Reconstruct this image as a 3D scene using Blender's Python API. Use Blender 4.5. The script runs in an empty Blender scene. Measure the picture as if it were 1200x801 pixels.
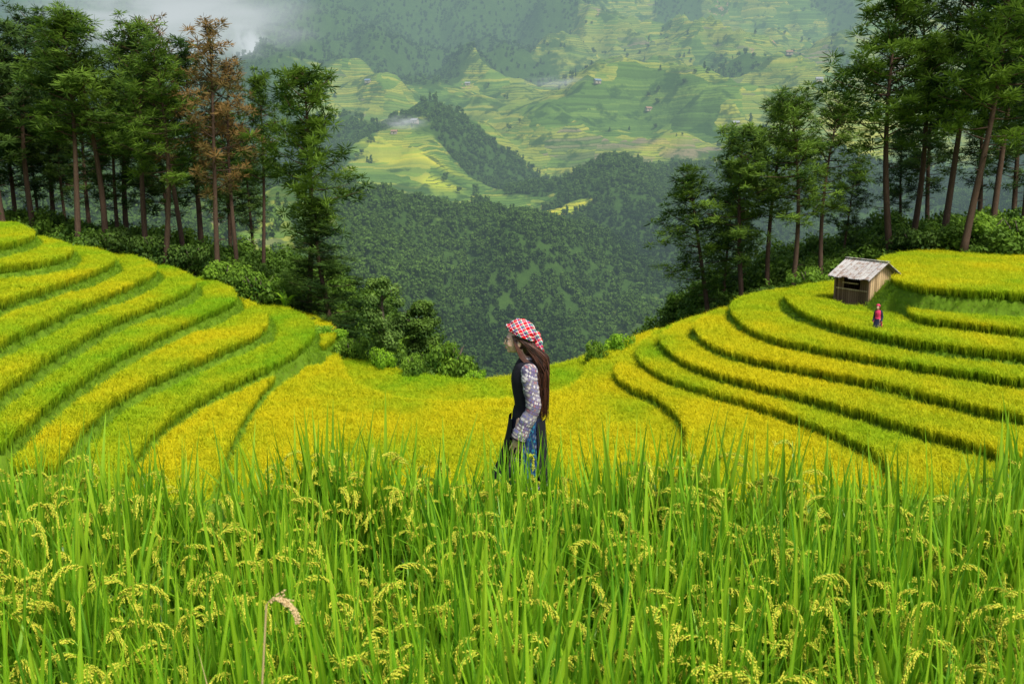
import bpy, math, random
import numpy as np
from mathutils import Vector, Matrix
PI = math.pi
S = bpy.context.scene
C = S.collection
rnd = random.Random(7)
nr = np.random.RandomState(7)
F_PX = 1167.0
TH = math.atan(210.5 / F_PX)
cT, sT = math.cos(TH), math.sin(TH)

def ray(px, py):
    u = (px - 600) / F_PX; v = (400.5 - py) / F_PX
    return u, cT + v * sT, -sT + v * cT
def at_z(px, py, z):
    a, b, c = ray(px, py); t = z / c
    return (a * t, b * t)
def at_y(px, py, Y):
    a, b, c = ray(px, py); t = Y / b
    return Vector((a * t, Y, c * t))

# ---------------------------------------------------------------- noise
def _h(ix, iy, s):
    n = (ix * 374761393 + iy * 668265263 + s * 144269504) & 0xffffffff
    n = ((n ^ (n >> 13)) * 1274126177) & 0xffffffff
    return ((n ^ (n >> 16)) & 0xffffff) / float(0xffffff)
def vn(x, y, s=0):
    x = np.asarray(x, float); y = np.asarray(y, float)
    ix = np.floor(x).astype(np.int64); iy = np.floor(y).astype(np.int64)
    fx = x - ix; fy = y - iy
    fx = fx * fx * (3 - 2 * fx); fy = fy * fy * (3 - 2 * fy)
    a = _h(ix, iy, s); b = _h(ix + 1, iy, s); c = _h(ix, iy + 1, s); d = _h(ix + 1, iy + 1, s)
    return (a * (1 - fx) + b * fx) * (1 - fy) + (c * (1 - fx) + d * fx) * fy
def fbm(x, y, s=0, o=4):
    t = 0; a = 1; w = 0
    for i in range(o):
        t = t + a * vn(np.asarray(x) * 2 ** i, np.asarray(y) * 2 ** i, s + i * 17); w += a; a *= .5
    return t / w
def sstep(a, b, x):
    t = np.clip((x - a) / (b - a), 0, 1); return t * t * (3 - 2 * t)

# ---------------------------------------------------------------- node helper
class NT:
    def __init__(s, name):
        s.mat = bpy.data.materials.new(name); s.mat.use_nodes = True
        s.t = s.mat.node_tree; s.t.nodes.clear()
        s.out = s.t.nodes.new('ShaderNodeOutputMaterial')
    def put(s, inp, v):
        if v is None: return
        if isinstance(v, bpy.types.NodeSocket): s.t.links.new(v, inp)
        else:
            if inp.type == 'RGBA' and len(v) == 3: v = (*v, 1)
            inp.default_value = v
    def n(s, ty, ins=None, **kw):
        nd = s.t.nodes.new(ty)
        for k, v in kw.items(): setattr(nd, k, v)
        for k, v in (ins or {}).items(): s.put(nd.inputs[k], v)
        return nd
    def m(s, op, a, b=None, c=None, clamp=False):
        nd = s.n('ShaderNodeMath', operation=op, use_clamp=clamp)
        s.put(nd.inputs[0], a); s.put(nd.inputs[1], b)
        if c is not None: s.put(nd.inputs[2], c)
        return nd.outputs[0]
    def mix(s, f, a, b, bt='MIX'):
        nd = s.n('ShaderNodeMix', data_type='RGBA', blend_type=bt)
        s.put(nd.inputs[0], f); s.put(nd.inputs[6], a); s.put(nd.inputs[7], b)
        return nd.outputs[2]
    def attr(s, name, ty='GEOMETRY'):
        return s.n('ShaderNodeAttribute', attribute_name=name, attribute_type=ty).outputs['Fac']
    def noise(s, scale, vec=None, detail=4, rough=.5):
        nd = s.n('ShaderNodeTexNoise', {'Scale': scale, 'Detail': detail, 'Roughness': rough})
        if vec is not None: s.put(nd.inputs['Vector'], vec)
        return nd.outputs['Fac']
    def ramp(s, f, stops, interp='LINEAR'):
        nd = s.n('ShaderNodeValToRGB'); cr = nd.color_ramp; cr.interpolation = interp
        while len(cr.elements) < len(stops): cr.elements.new(.5)
        for e, (p, c) in zip(cr.elements, stops): e.position = p; e.color = (*c, 1)
        s.put(nd.inputs[0], f); return nd.outputs[0]
    def obj(s): return s.n('ShaderNodeTexCoord').outputs['Object']
    def pos(s): return s.n('ShaderNodeNewGeometry').outputs['Position']
    def xyz(s, v):
        o = s.n('ShaderNodeSeparateXYZ', {'Vector': v}).outputs; return o[0], o[1], o[2]
    def surf(s, col, rough=.7, spec=.3, bump=None, bstr=.3, bdist=.02, metal=0):
        p = s.n('ShaderNodeBsdfPrincipled', {'Base Color': col, 'Roughness': rough, 'Specular IOR Level': spec, 'Metallic': metal})
        if bump is not None:
            b = s.n('ShaderNodeBump', {'Strength': bstr, 'Distance': bdist, 'Height': bump}); s.t.links.new(b.outputs[0], p.inputs['Normal'])
        return p.outputs[0]
    def done(s, sh):
        s.t.links.new(sh, s.out.inputs['Surface']); return s.mat
    def leaf(s, col, trans=.35, rough=.5, spec=.25, tcol=None):
        a = s.surf(col, rough, spec)
        b = s.n('ShaderNodeBsdfTranslucent', {'Color': tcol if tcol is not None else col}).outputs[0]
        mx = s.n('ShaderNodeMixShader', {0: trans}); s.t.links.new(a, mx.inputs[1]); s.t.links.new(b, mx.inputs[2])
        return s.done(mx.outputs[0])

def plain(name, col, rough=.7, var=.25, scale=8, spec=.3, metal=0, bstr=.3, bdist=.01):
    t = NT(name); nz = t.noise(scale, t.obj(), 5, .6)
    c = t.mix(nz, tuple(x * (1 - var) for x in col), tuple(min(1, x * (1 + var)) for x in col))
    return t.done(t.surf(c, rough, spec, nz, bstr, bdist, metal))

# ---------------------------------------------------------------- materials
def mat_rice_far():
    t = NT('rice_field_leaf'); tint = t.attr('tint', 'INSTANCER'); hh = t.attr('hh'); r = t.attr('rnd')
    top = t.mix(tint, (0.32, 0.58, 0.014), (0.90, 0.75, 0.012))
    top = t.mix(r, t.mix(.3, top, (0.2, 0.4, 0.01)), top)
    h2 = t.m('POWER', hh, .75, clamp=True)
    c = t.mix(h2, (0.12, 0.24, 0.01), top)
    return t.leaf(c, .42, .65, .1)
def mat_fg_leaf():
    t = NT('rice_blade'); r = t.attr('rnd'); hh = t.attr('hh'); ac = t.attr('across'); ti = t.attr('tint', 'INSTANCER')
    a = t.ramp(r, [(0, (0.06, 0.24, 0.010)), (.4, (0.16, 0.44, 0.012)), (.75, (0.32, 0.62, 0.018)), (1, (0.52, 0.76, 0.04))])
    a = t.mix(t.m('MULTIPLY', ti, .3), a, (0.48, 0.64, 0.02))
    a = t.mix(t.m('MULTIPLY', t.m('GREATER_THAN', ac, .8), .4), a, (0.48, 0.74, 0.08))
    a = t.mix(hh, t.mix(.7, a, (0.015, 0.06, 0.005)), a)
    nz = t.noise(60, t.obj(), 3)
    a = t.mix(t.m('MULTIPLY', nz, .2), a, (0.14, 0.34, 0.02))
    return t.leaf(a, .5, .36, .4)
def mat_grain(name='rice_grain', lo=(0.42, 0.54, 0.03), hi=(0.80, 0.74, 0.08)):
    t = NT(name); r = t.attr('rnd'); ti = t.attr('tint', 'INSTANCER')
    a = t.mix(r, lo, hi)
    if name == 'rice_grain': a = t.mix(t.m('MULTIPLY', ti, .3), a, (0.76, 0.68, 0.06))
    return t.leaf(a, .25, .5, .3)
def mat_foliage(name, lo, hi, trans=.25, inst=False):
    t = NT(name); r = t.attr('rnd')
    if inst:
        r = t.m('ADD', t.m('MULTIPLY', r, .5), t.m('MULTIPLY', t.attr('tint', 'INSTANCER'), .5))
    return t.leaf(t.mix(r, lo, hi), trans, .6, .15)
def mat_bark(name, lo, hi):
    t = NT(name); o = t.obj()
    mp = t.n('ShaderNodeMapping', {'Vector': o, 'Scale': (6, 6, 1.2)}).outputs[0]
    nz = t.noise(2.5, mp, 6, .65)
    return t.done(t.surf(t.mix(nz, lo, hi), .9, .1, nz, .8, .03))
M_ricefar = mat_rice_far(); M_fgleaf = mat_fg_leaf(); M_grain = mat_grain(); M_straw = mat_grain('dry_straw', (0.5, 0.36, 0.15), (0.8, 0.62, 0.34))
M_pine = mat_foliage('pine_needles', (0.020, 0.06, 0.009), (0.16, 0.27, 0.03), .35)
M_pined = mat_foliage('dark_pine_needles', (0.012, 0.038, 0.009), (0.09, 0.165, 0.024), .3)
M_pineb = mat_foliage('brown_pine_needles', (0.05, 0.06, 0.014), (0.25, 0.15, 0.045), .3)
M_bark = mat_bark('pine_bark', (0.03, 0.02, 0.014), (0.13, 0.085, 0.058))
M_barkg = mat_bark('grey_bark', (0.05, 0.04, 0.03), (0.17, 0.14, 0.11))
M_shrub = mat_foliage('shrub_leaf', (0.035, 0.10, 0.012), (0.22, 0.38, 0.03), .35)
M_shrubd = mat_foliage('dark_shrub_leaf', (0.02, 0.055, 0.01), (0.12, 0.21, 0.03), .3)
M_shrubm = mat_foliage('grey_green_leaf', (0.03, 0.08, 0.016), (0.19, 0.31, 0.06), .3)
M_bright = mat_foliage('bright_leaf', (0.12, 0.3, 0.015), (0.34, 0.56, 0.03), .4)
M_grass = mat_foliage('bank_grass', (0.07, 0.17, 0.008), (0.28, 0.46, 0.014), .35, True)
M_fartree = mat_foliage('far_tree_leaf', (0.011, 0.04, 0.008), (0.12, 0.22, 0.025), .2, True)
M_under = mat_foliage('undergrowth_leaf', (0.018, 0.055, 0.008), (0.13, 0.24, 0.022), .3, True)

def mat_ground():
    t = NT('terrace_soil'); p = t.pos()
    n1 = t.noise(.6, p, 5, .6); n2 = t.noise(6, p, 4, .6)
    c = t.mix(n1, (0.06, 0.13, 0.008), (0.16, 0.27, 0.014))
    c = t.mix(t.m('MULTIPLY', t.m('GREATER_THAN', n2, .62), .3), c, (0.10, 0.075, 0.03))
    return t.done(t.surf(c, .9, .1, n2, .6, .08))
M_ground = mat_ground()
def mat_far():
    t = NT('mountain_land_cover'); p = t.pos(); x, y, z = t.xyz(p)
    cult = t.attr('cult'); dirt = t.attr('dirt'); gold = t.attr('gold')
    n0 = t.noise(.006, p, 3, .5)
    flat = t.n('ShaderNodeCombineXYZ', {0: x, 1: t.m('MULTIPLY', y, .6), 2: t.m('MULTIPLY', z, 1.2)}).outputs[0]
    dn = t.n('ShaderNodeTexNoise', {'Vector': flat, 'Scale': .02, 'Detail': 4})
    flat2 = t.n('ShaderNodeVectorMath', {0: flat, 1: t.n('ShaderNodeVectorMath', {0: dn.outputs['Color'], 1: (60, 60, 60)}, operation='MULTIPLY').outputs[0]}, operation='ADD').outputs[0]
    vc = t.n('ShaderNodeTexVoronoi', {'Vector': flat2, 'Scale': .014}, feature='F1')
    cx_, cy_, cz_ = t.xyz(vc.outputs['Color'])
    v2 = t.n('ShaderNodeTexVoronoi', {'Vector': flat2, 'Scale': .005}, feature='F1')
    big = t.xyz(v2.outputs['Color'])[0]
    zz = t.m('ADD', z, t.m('MULTIPLY', n0, 30))
    zz = t.m('ADD', zz, t.m('MULTIPLY', t.noise(.05, p, 3, .6), 4))
    b = t.m('DIVIDE', zz, t.m('ADD', t.m('ADD', 1.8, t.m('MULTIPLY', cy_, 2.6)), t.m('MULTIPLY', y, .0006)))
    fl = t.m('FLOOR', b); fr = t.m('FRACT', b)
    wn = t.n('ShaderNodeTexWhiteNoise', {'W': t.m('ADD', fl, t.m('MULTIPLY', cx_, 91.0))}, noise_dimensions='1D').outputs['Value']
    k = t.m('ADD', t.m('ADD', t.m('MULTIPLY', cx_, .35), t.m('MULTIPLY', big, .4)), t.m('MULTIPLY', wn, .25))
    col = t.ramp(k, [(.1, (0.06, 0.12, 0.022)), (.28, (0.10, 0.19, 0.032)), (.4, (0.16, 0.26, 0.04)), (.5, (0.38, 0.38, 0.055)), (.57, (0.13, 0.22, 0.04)), (.68, (0.30, 0.33, 0.055)), (.76, (0.09, 0.17, 0.032)), (.88, (0.25, 0.21, 0.12))])
    col = t.mix(t.m('MULTIPLY', gold, .75, clamp=True), col, t.mix(wn, (0.42, 0.50, 0.04), (0.76, 0.66, 0.05)))
    line = t.m('LESS_THAN', fr, .28)
    col = t.mix(t.m('MULTIPLY', line, t.m('MULTIPLY', cz_, .85)), col, (0.045, 0.09, 0.022))
    fn = t.noise(.022, p, 4, .6)
    sc = t.m('MULTIPLY', t.m('MULTIPLY', t.m('SUBTRACT', fn, .54), 14, clamp=True), t.m('LESS_THAN', gold, .9))
    sc = t.m('MAXIMUM', sc, 0)
    col = t.mix(t.m('MULTIPLY', sc, .8), col, (0.03, 0.075, 0.016))
    forest = t.mix(t.noise(.06, p, 5, .75), (0.014, 0.042, 0.008), (0.08, 0.15, 0.024))
    cc = t.m('MULTIPLY', t.m('SUBTRACT', t.m('ADD', cult, t.m('MULTIPLY', t.m('SUBTRACT', t.noise(.03, p, 4), .5), .9)), .42), 6, clamp=True)
    cc = t.m('MINIMUM', t.m('MAXIMUM', cc, 0), 1)
    col = t.mix(cc, forest, col)
    dd = t.m('GREATER_THAN', t.m('ADD', dirt, t.m('MULTIPLY', t.m('SUBTRACT', t.noise(.07, p, 3, .7), .5), 2.6)), .8)
    col = t.mix(t.m('MULTIPLY', dd, .85), col, (0.42, 0.25, 0.16))
    return t.done(t.surf(col, .95, .05, t.noise(.05, p, 5, .7), .7, 6))
M_far = mat_far()

# ---------------------------------------------------------------- mesh helper
class G:
    def __init__(s): s.V = []; s.F = []; s.R = []; s.H = []; s.A = []; s.M = []
    def add(s, vs, fs, r=.5, h=1., a=None, mi=0):
        o = len(s.V); s.V.extend([tuple(v) for v in vs])
        s.F.extend([tuple(i + o for i in f) for f in fs]); s.M.extend([mi] * len(fs))
        n = len(vs)
        s.R.extend(r if hasattr(r, '__len__') else [r] * n)
        s.H.extend(h if hasattr(h, '__len__') else [h] * n)
        s.A.extend(a if a is not None else [0.] * n)
    def mesh(s, name, mats, smooth=False):
        me = bpy.data.meshes.new(name); me.from_pydata(s.V, [], s.F)
        for m in (mats if isinstance(mats, (list, tuple)) else [mats]): me.materials.append(m)
        me.polygons.foreach_set('material_index', s.M)
        if smooth: me.polygons.foreach_set('use_smooth', [True] * len(s.F))
        for nm, d in (('rnd', s.R), ('hh', s.H), ('across', s.A)):
            me.attributes.new(nm, 'FLOAT', 'POINT').data.foreach_set('value', np.array(d, np.float32))
        me.update(); return me
    def build(s, name, mats, parent=None, smooth=False):
        return link(name, s.mesh(name, mats, smooth), parent)
def link(name, me, parent=None):
    o = bpy.data.objects.new(name, me); C.objects.link(o)
    if parent: o.parent = parent
    return o
def tag(o, label=None, cat=None, group=None, kind=None):
    if label: o['label'] = label
    if cat: o['category'] = cat
    if group: o['group'] = group
    if kind: o['kind'] = kind
    return o
def empty(name, loc, rz=0, label=None, cat=None, group=None, scale=1):
    o = bpy.data.objects.new(name, None); C.objects.link(o); o.location = loc; o.rotation_euler = (0, 0, rz)
    o.scale = (scale,) * 3; o.empty_display_size = .2
    return tag(o, label, cat, group)

def tube(g, pts, rad, n=8, r=.5, mi=0, cap=True):
    pts = [Vector(p) for p in pts]; vs = []; fs = []
    up = Vector((0.13, .31, .94)).normalized()
    for i, p in enumerate(pts):
        d = (pts[min(i + 1, len(pts) - 1)] - pts[max(i - 1, 0)]).normalized()
        a = d.cross(up)
        if a.length < .1: a = d.cross(Vector((1, 0, 0)))
        a.normalize(); b = d.cross(a)
        rr = rad[i] if hasattr(rad, '__len__') else rad
        for k in range(n):
            t = 2 * PI * k / n; vs.append(p + (a * math.cos(t) + b * math.sin(t)) * rr)
    for i in range(len(pts) - 1):
        for k in range(n):
            fs.append((i * n + k, i * n + (k + 1) % n, (i + 1) * n + (k + 1) % n, (i + 1) * n + k))
    if cap:
        fs.append(tuple(range(n))[::-1]); fs.append(tuple(range((len(pts) - 1) * n, len(pts) * n)))
    g.add(vs, fs, r, mi=mi)
def ell(g, c, r, seg=16, rings=10, rot=None, mi=0, rv=.5):
    vs = [Vector((0, 0, 1))]; fs = []
    for i in range(1, rings):
        ph = PI * i / rings
        for k in range(seg):
            t = 2 * PI * k / seg; vs.append(Vector((math.sin(ph) * math.cos(t), math.sin(ph) * math.sin(t), math.cos(ph))))
    vs.append(Vector((0, 0, -1)))
    for k in range(seg): fs.append((0, 1 + k, 1 + (k + 1) % seg))
    for i in range(rings - 2):
        for k in range(seg):
            a = 1 + i * seg; fs.append((a + k, a + seg + k, a + seg + (k + 1) % seg, a + (k + 1) % seg))
    L = len(vs) - 1; a = 1 + (rings - 2) * seg
    for k in range(seg): fs.append((L, a + (k + 1) % seg, a + k))
    out = []
    for v in vs:
        w = Vector((v.x * r[0], v.y * r[1], v.z * r[2]))
        if rot: w = rot @ w
        out.append(w + Vector(c))
    g.add(out, fs, rv, mi=mi)
def box(g, c, s, mi=0, rot=None, r=.5):
    vs = []
    for dx in (-.5, .5):
        for dy in (-.5, .5):
            for dz in (-.5, .5):
                v = Vector((dx * s[0], dy * s[1], dz * s[2]))
                if rot: v = rot @ v
                vs.append(v + Vector(c))
    g.add(vs, [(0, 1, 3, 2), (4, 6, 7, 5), (0, 4, 5, 1), (2, 3, 7, 6), (0, 2, 6, 4), (1, 5, 7, 3)], r, mi=mi)

def scatter(name, pts, rz, scl, tint, idx, protos, label, cat, tilt=.12):
    n = len(pts)
    me = bpy.data.meshes.new(name); me.vertices.add(n)
    me.vertices.foreach_set('co', np.asarray(pts, np.float32).ravel())
    rot = np.zeros((n, 3), np.float32); rot[:, :2] = nr.uniform(-tilt, tilt, (n, 2)); rot[:, 2] = rz
    me.attributes.new('rot', 'FLOAT_VECTOR', 'POINT').data.foreach_set('vector', rot.ravel())
    me.attributes.new('scl', 'FLOAT', 'POINT').data.foreach_set('value', np.asarray(scl, np.float32))
    me.attributes.new('tint', 'FLOAT', 'POINT').data.foreach_set('value', np.asarray(tint, np.float32))
    me.attributes.new('idx', 'INT', 'POINT').data.foreach_set('value', np.asarray(idx, np.int32))
    ob = link(name, me); tag(ob, label, cat, kind='stuff')
    col = bpy.data.collections.new(name + '_kinds')
    for i, pm in enumerate(protos):
        po = bpy.data.objects.new('%s_kind_%02d' % (name, i), pm); col.objects.link(po)
    ng = bpy.data.node_groups.new(name, 'GeometryNodeTree')
    ng.interface.new_socket('Geometry', in_out='INPUT', socket_type='NodeSocketGeometry')
    ng.interface.new_socket('Geometry', in_out='OUTPUT', socket_type='NodeSocketGeometry')
    N = ng.nodes; L = ng.links
    gi = N.new('NodeGroupInput'); go = N.new('NodeGroupOutput'); ip = N.new('GeometryNodeInstanceOnPoints')
    ci = N.new('GeometryNodeCollectionInfo'); ci.inputs['Collection'].default_value = col
    ci.inputs['Separate Children'].default_value = True; ci.inputs['Reset Children'].default_value = True
    def na(nm, dt):
        a = N.new('GeometryNodeInputNamedAttribute'); a.data_type = dt; a.inputs['Name'].default_value = nm; return a.outputs['Attribute']
    er = N.new('FunctionNodeEulerToRotation'); L.new(na('rot', 'FLOAT_VECTOR'), er.inputs[0])
    L.new(gi.outputs[0], ip.inputs['Points']); L.new(ci.outputs[0], ip.inputs['Instance'])
    ip.inputs['Pick Instance'].default_value = True
    L.new(na('idx', 'INT'), ip.inputs['Instance Index']); L.new(er.outputs[0], ip.inputs['Rotation'])
    L.new(na('scl', 'FLOAT'), ip.inputs['Scale']); L.new(ip.outputs[0], go.inputs[0])
    md = ob.modifiers.new('scatter', 'NODES'); md.node_group = ng
    return ob

# ---------------------------------------------------------------- near terrain: terraces
RH = 0.65
def catmull(P, k=4):
    P = [np.array(p, float) for p in P]; out = []
    for i in range(len(P) - 1):
        p0 = P[max(i - 1, 0)]; p1 = P[i]; p2 = P[i + 1]; p3 = P[min(i + 2, len(P) - 1)]
        for j in range(k):
            t = j / k
            out.append(.5 * ((2 * p1) + (-p0 + p2) * t + (2 * p0 - 5 * p1 + 4 * p2 - p3) * t * t + (-p0 + 3 * p1 - 3 * p2 + p3) * t ** 3))
    out.append(P[-1]); return out
def hill_poly(pix, z, side):
    w = catmull([at_z(a, b, z) for a, b in pix], 5)
    d = w[0] - w[1] if side < 0 else w[-1] - w[-2]
    d = d / np.linalg.norm(d) * 12
    if side < 0:
        e = w[0] + d; return [np.array((-75., e[1])), e] + w + [np.array((-75., w[-1][1] + 4))]
    e = w[-1] + d; return [np.array((75., w[0][1] + 4))] + w + [e, np.array((75., e[1]))]
LEFT = [
 (-3.6, .42, [(-30, 285), (0, 279), (30, 272), (39, 265), (20, 256)]),
 (-4.2, .47, [(0, 304), (50, 298), (80, 290), (82, 281), (50, 272)]),
 (-4.8, .52, [(0, 342), (60, 325), (110, 309), (133, 298), (125, 289), (90, 282)]),
 (-5.4, .57, [(0, 388), (70, 357), (140, 330), (176, 314), (181, 304), (155, 293)]),
 (-6.0, .45, [(0, 442), (60, 404), (130, 367), (200, 341), (224, 329), (224, 317), (190, 303)]),
 (-6.6, .3, [(0, 505), (60, 455), (130, 410), (200, 376), (255, 354), (276, 342), (265, 328), (220, 315)]),
 (-7.2, .7, [(60, 535), (95, 490), (135, 455), (190, 428), (255, 402), (300, 383), (314, 367), (303, 352), (260, 334)]),
 (-7.8, .28, [(140, 555), (160, 515), (195, 480), (245, 450), (300, 426), (345, 404), (368, 382), (358, 364), (315, 346)]),
 (-8.25, .8, [(250, 560), (262, 520), (280, 485), (300, 455), (325, 430), (362, 405), (392, 388), (385, 372), (340, 352)]),
]
RIGHT = [
 (-4.9, .72, [(1110, 287), (1060, 290), (1030, 298), (1040, 314), (1070, 325), (1120, 330), (1200, 335), (1270, 338)]),
 (-5.9, .6, [(1090, 320), (1065, 345), (1068, 356), (1085, 363), (1130, 368), (1200, 376), (1270, 381)]),
 (-6.3, .55, [(985, 322), (945, 327), (922, 336), (932, 351), (970, 367), (1040, 383), (1120, 395), (1200, 403), (1270, 408)]),
 (-6.8, .6, [(930, 330), (880, 338), (857, 350), (868, 368), (900, 384), (960, 397), (1040, 410), (1120, 422), (1200, 433), (1270, 440)]),
 (-7.2, .9, [(880, 348), (835, 358), (814, 374), (829, 391), (865, 405), (940, 420), (1030, 437), (1110, 455), (1200, 474), (1280, 488)]),
 (-7.6, .85, [(840, 358), (798, 370), (775, 386), (785, 402), (820, 420), (880, 437), (960, 456), (1050, 481), (1130, 503), (1200, 524), (1290, 550)]),
 (-8.0, .55, [(810, 366), (765, 384), (747, 403), (760, 420), (800, 438), (870, 458), (940, 479), (1000, 503), (1038, 526), (1055, 560)]),
 (-8.35, .78, [(790, 378), (740, 398), (721, 424), (735, 440), (770, 456), (797, 478), (806, 503), (800, 545)]),
]
POLY = []
for z, ti, px in LEFT: POLY.append((z - RH, ti, hill_poly(px, z, -1), 'L'))
for z, ti, px in RIGHT: POLY.append((z - RH, ti, hill_poly(px, z, 1), 'R'))
mb = catmull([at_z(a, b, -8.75) for a, b in [(330, 370), (375, 388), (396, 408), (412, 436), (460, 455), (540, 461), (620, 456), (675, 440), (692, 415), (725, 395), (770, 378)]], 5)
POLY.append((-8.75 - RH, .8, [np.array((-16., 22.))] + mb + [np.array((16., 22.))], 'M'))
fb = catmull([at_z(a, b, -9.15) for a, b in [(320, 368), (380, 388), (440, 417), (500, 431), (560, 436), (620, 428), (690, 408), (750, 388), (790, 376)]], 5)
POLY.append((-9.15 - RH, .35, [np.array((-20., 23.))] + fb + [np.array((20., 23.))], 'F'))

def sdf(X, Y, poly):
    poly = np.array(poly); mnx, mny = poly.min(0) - 3; mxx, mxy = poly.max(0) + 3
    sel = np.where((X > mnx) & (X < mxx) & (Y > mny) & (Y < mxy))[0]
    out = np.full(X.shape, -99., float)
    if len(sel) == 0: return out
    x = X[sel]; y = Y[sel]; d2 = np.full(x.shape, 1e9); ins = np.zeros(x.shape, bool)
    for i in range(len(poly)):
        ax, ay = poly[i]; bx, by = poly[(i + 1) % len(poly)]
        ex, ey = bx - ax, by - ay; l2 = ex * ex + ey * ey
        if l2 < 1e-9: continue
        wx = x - ax; wy = y - ay; t = np.clip((wx * ex + wy * ey) / l2, 0, 1)
        q = (wx - ex * t) ** 2 + (wy - ey * t) ** 2; np.minimum(d2, q, out=d2)
        if ay != by:
            ins ^= ((ay > y) != (by > y)) & (x < (bx - ax) * (y - ay) / (by - ay) + ax)
    d = np.sqrt(d2); out[sel] = np.where(ins, d, -d); return out
def base_h(X, Y):
    side = np.interp(X, [-80, -35, -22, -13, -6, 0, 9, 14, 19, 27, 40, 80], [-4, -4.8, -6.6, -8.6, -14, -19, -15, -9.5, -7.6, -5.2, -4.6, -4])
    near = np.interp(Y, [4.6, 4.95, 8.1, 8.6, 22.5], [-2.1, -2.84, -2.84, -3.3, -9.87])
    t = sstep(43, 59, Y)
    z = near * (1 - t) + side * t
    q = np.maximum(0, Y - 75); z = z - .5 * q - .002 * q * q
    return z + (fbm(X * .3, Y * .3, 3) - .5) * .25 * sstep(40, 50, Y)
def ground(X, Y, need=False):
    B = base_h(X, Y); Z = B.copy(); lev = np.full(X.shape, -1)
    for i, (L, ti, poly, kd) in enumerate(POLY):
        s = sdf(X, Y, poly)
        z = L - 4.5 * np.maximum(0, -s)
        if kd in 'LR': z = np.where(Y > 44, L - 1.2 * np.maximum(0, -s), z)
        up = z > Z; Z = np.where(up, z, Z)
        lev = np.where(up & (s > .04), i, np.where(up, -2, lev))
    return (Z, lev) if need else Z

xs = np.concatenate([np.arange(-130, -36, 4.), np.arange(-36, 40, .2), np.arange(40, 132, 4.)])
ys = np.concatenate([np.arange(-6, 24, .5), np.arange(24, 64, .2), np.arange(64, 206, 3.)])
XX, YY = np.meshgrid(xs, ys); XF = XX.ravel(); YF = YY.ravel()
ZF = ground(XF, YF) + (fbm(XF * 1.3, YF * 1.3, 9, 3) - .5) * .08
nx, ny = len(xs), len(ys)
ii = (np.arange(ny - 1)[:, None] * nx + np.arange(nx - 1)[None, :]).ravel()
def fastmesh(name, co, quads, mat):
    me = bpy.data.meshes.new(name); n = len(co); q = len(quads)
    me.vertices.add(n); me.vertices.foreach_set('co', np.asarray(co, np.float32).ravel())
    me.loops.add(q * 4); me.loops.foreach_set('vertex_index', np.asarray(quads, np.int32).ravel())
    me.polygons.add(q); me.polygons.foreach_set('loop_start', np.arange(0, q * 4, 4, dtype=np.int32))
    me.polygons.foreach_set('use_smooth', np.ones(q, bool))
    me.update(calc_edges=True); me.validate(); me.materials.append(mat); return me
quads = np.stack([ii, ii + 1, ii + nx + 1, ii + nx], 1)
tag(link('terraced_ground', fastmesh('terraced_ground', np.stack([XF, YF, ZF], 1), quads, M_ground)), 'terraced hillside ground carrying the rice fields', 'ground', kind='structure')
def gz(x, y):
    return float(ground(np.array([float(x)]), np.array([float(y)]))[0])

# ---------------------------------------------------------------- far terrain
def farH(X, Y):
    b = np.interp(Y, [70, 90, 200, 330, 500, 700, 1000, 1200, 1450, 1800, 2400, 3200, 4200, 5200],
                  [-34, -42, -86, -125, -132, -128, -105, -62, -20, 45, 175, 400, 760, 1150])
    yc = 850 + 60 * np.sin(X * .011 + 1) + X * .15
    cr = np.interp(X, [-700, -400, -240, -146, -90, -30, 30, 73, 110, 138, 190, 300, 600], [40, 20, 4, -8, -26, -36, -44, -52, -75, -105, -120, -95, -30])
    dy = Y - yc
    rg = cr - np.where(dy < 0, .26 * np.sqrt(dy * dy + 900), .30 * np.sqrt(dy * dy + 900)) + 9
    rg = rg + (fbm(X * .014, Y * .005, 41, 3) - .5) * 95 * sstep(0, 140, np.abs(dy))
    k = 14.
    mx = np.maximum(b, rg); z = mx + k * np.log(np.exp((b - mx) / k) + np.exp((rg - mx) / k)) - k * .4
    z = z + 84 * np.exp(-((X - 130) / 95) ** 2 - ((Y - 1210) / 140) ** 2)
    z = z + 18 * np.exp(-((X + 130) / 170) ** 2 - ((Y - 1400) / 220) ** 2)
    z = z + 55 * np.exp(-((X - 330) / 160) ** 2 - ((Y - 1800) / 220) ** 2)
    amp = sstep(900, 1600, Y)
    rd = 1 - np.abs(2 * fbm(X * .0016 + Y * .0006, Y * .0011 - X * .0004, 5, 4) - 1)
    z = z + (rd - .72) * Y * .17 * amp
    rd2 = 1 - np.abs(2 * fbm(X * .005 + Y * .002, Y * .002 - X * .001, 36, 3) - 1)
    z = z + (rd2 - .7) * Y * .04 * amp
    z = z + (fbm(X * .006, Y * .005, 21, 4) - .5) * Y * .055 * sstep(500, 1200, Y)
    z = z + (fbm(X * .02, Y * .02, 25, 4) - .5) * (10 + Y * .004) * sstep(200, 500, Y)
    return z
def far_hit(px, py, y0=450):
    a, b, c = ray(px, py)
    Y = np.arange(y0, 5000, 4.); X = a / b * Y; Z = c / b * Y
    h = farH(X, Y); w = np.where(h >= Z)[0]
    i = w[0] if len(w) else len(Y) - 1
    return float(X[i]), float(Y[i]), float(h[i])
na_, nd_ = 760, 460
uu = np.linspace(-.78, .78, na_); dd = 70 * (5200 / 70.) ** np.linspace(0, 1, nd_)
U, D = np.meshgrid(uu, dd); FX = (U * D).ravel(); FY = D.ravel(); FZ = farH(FX, FY)
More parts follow.
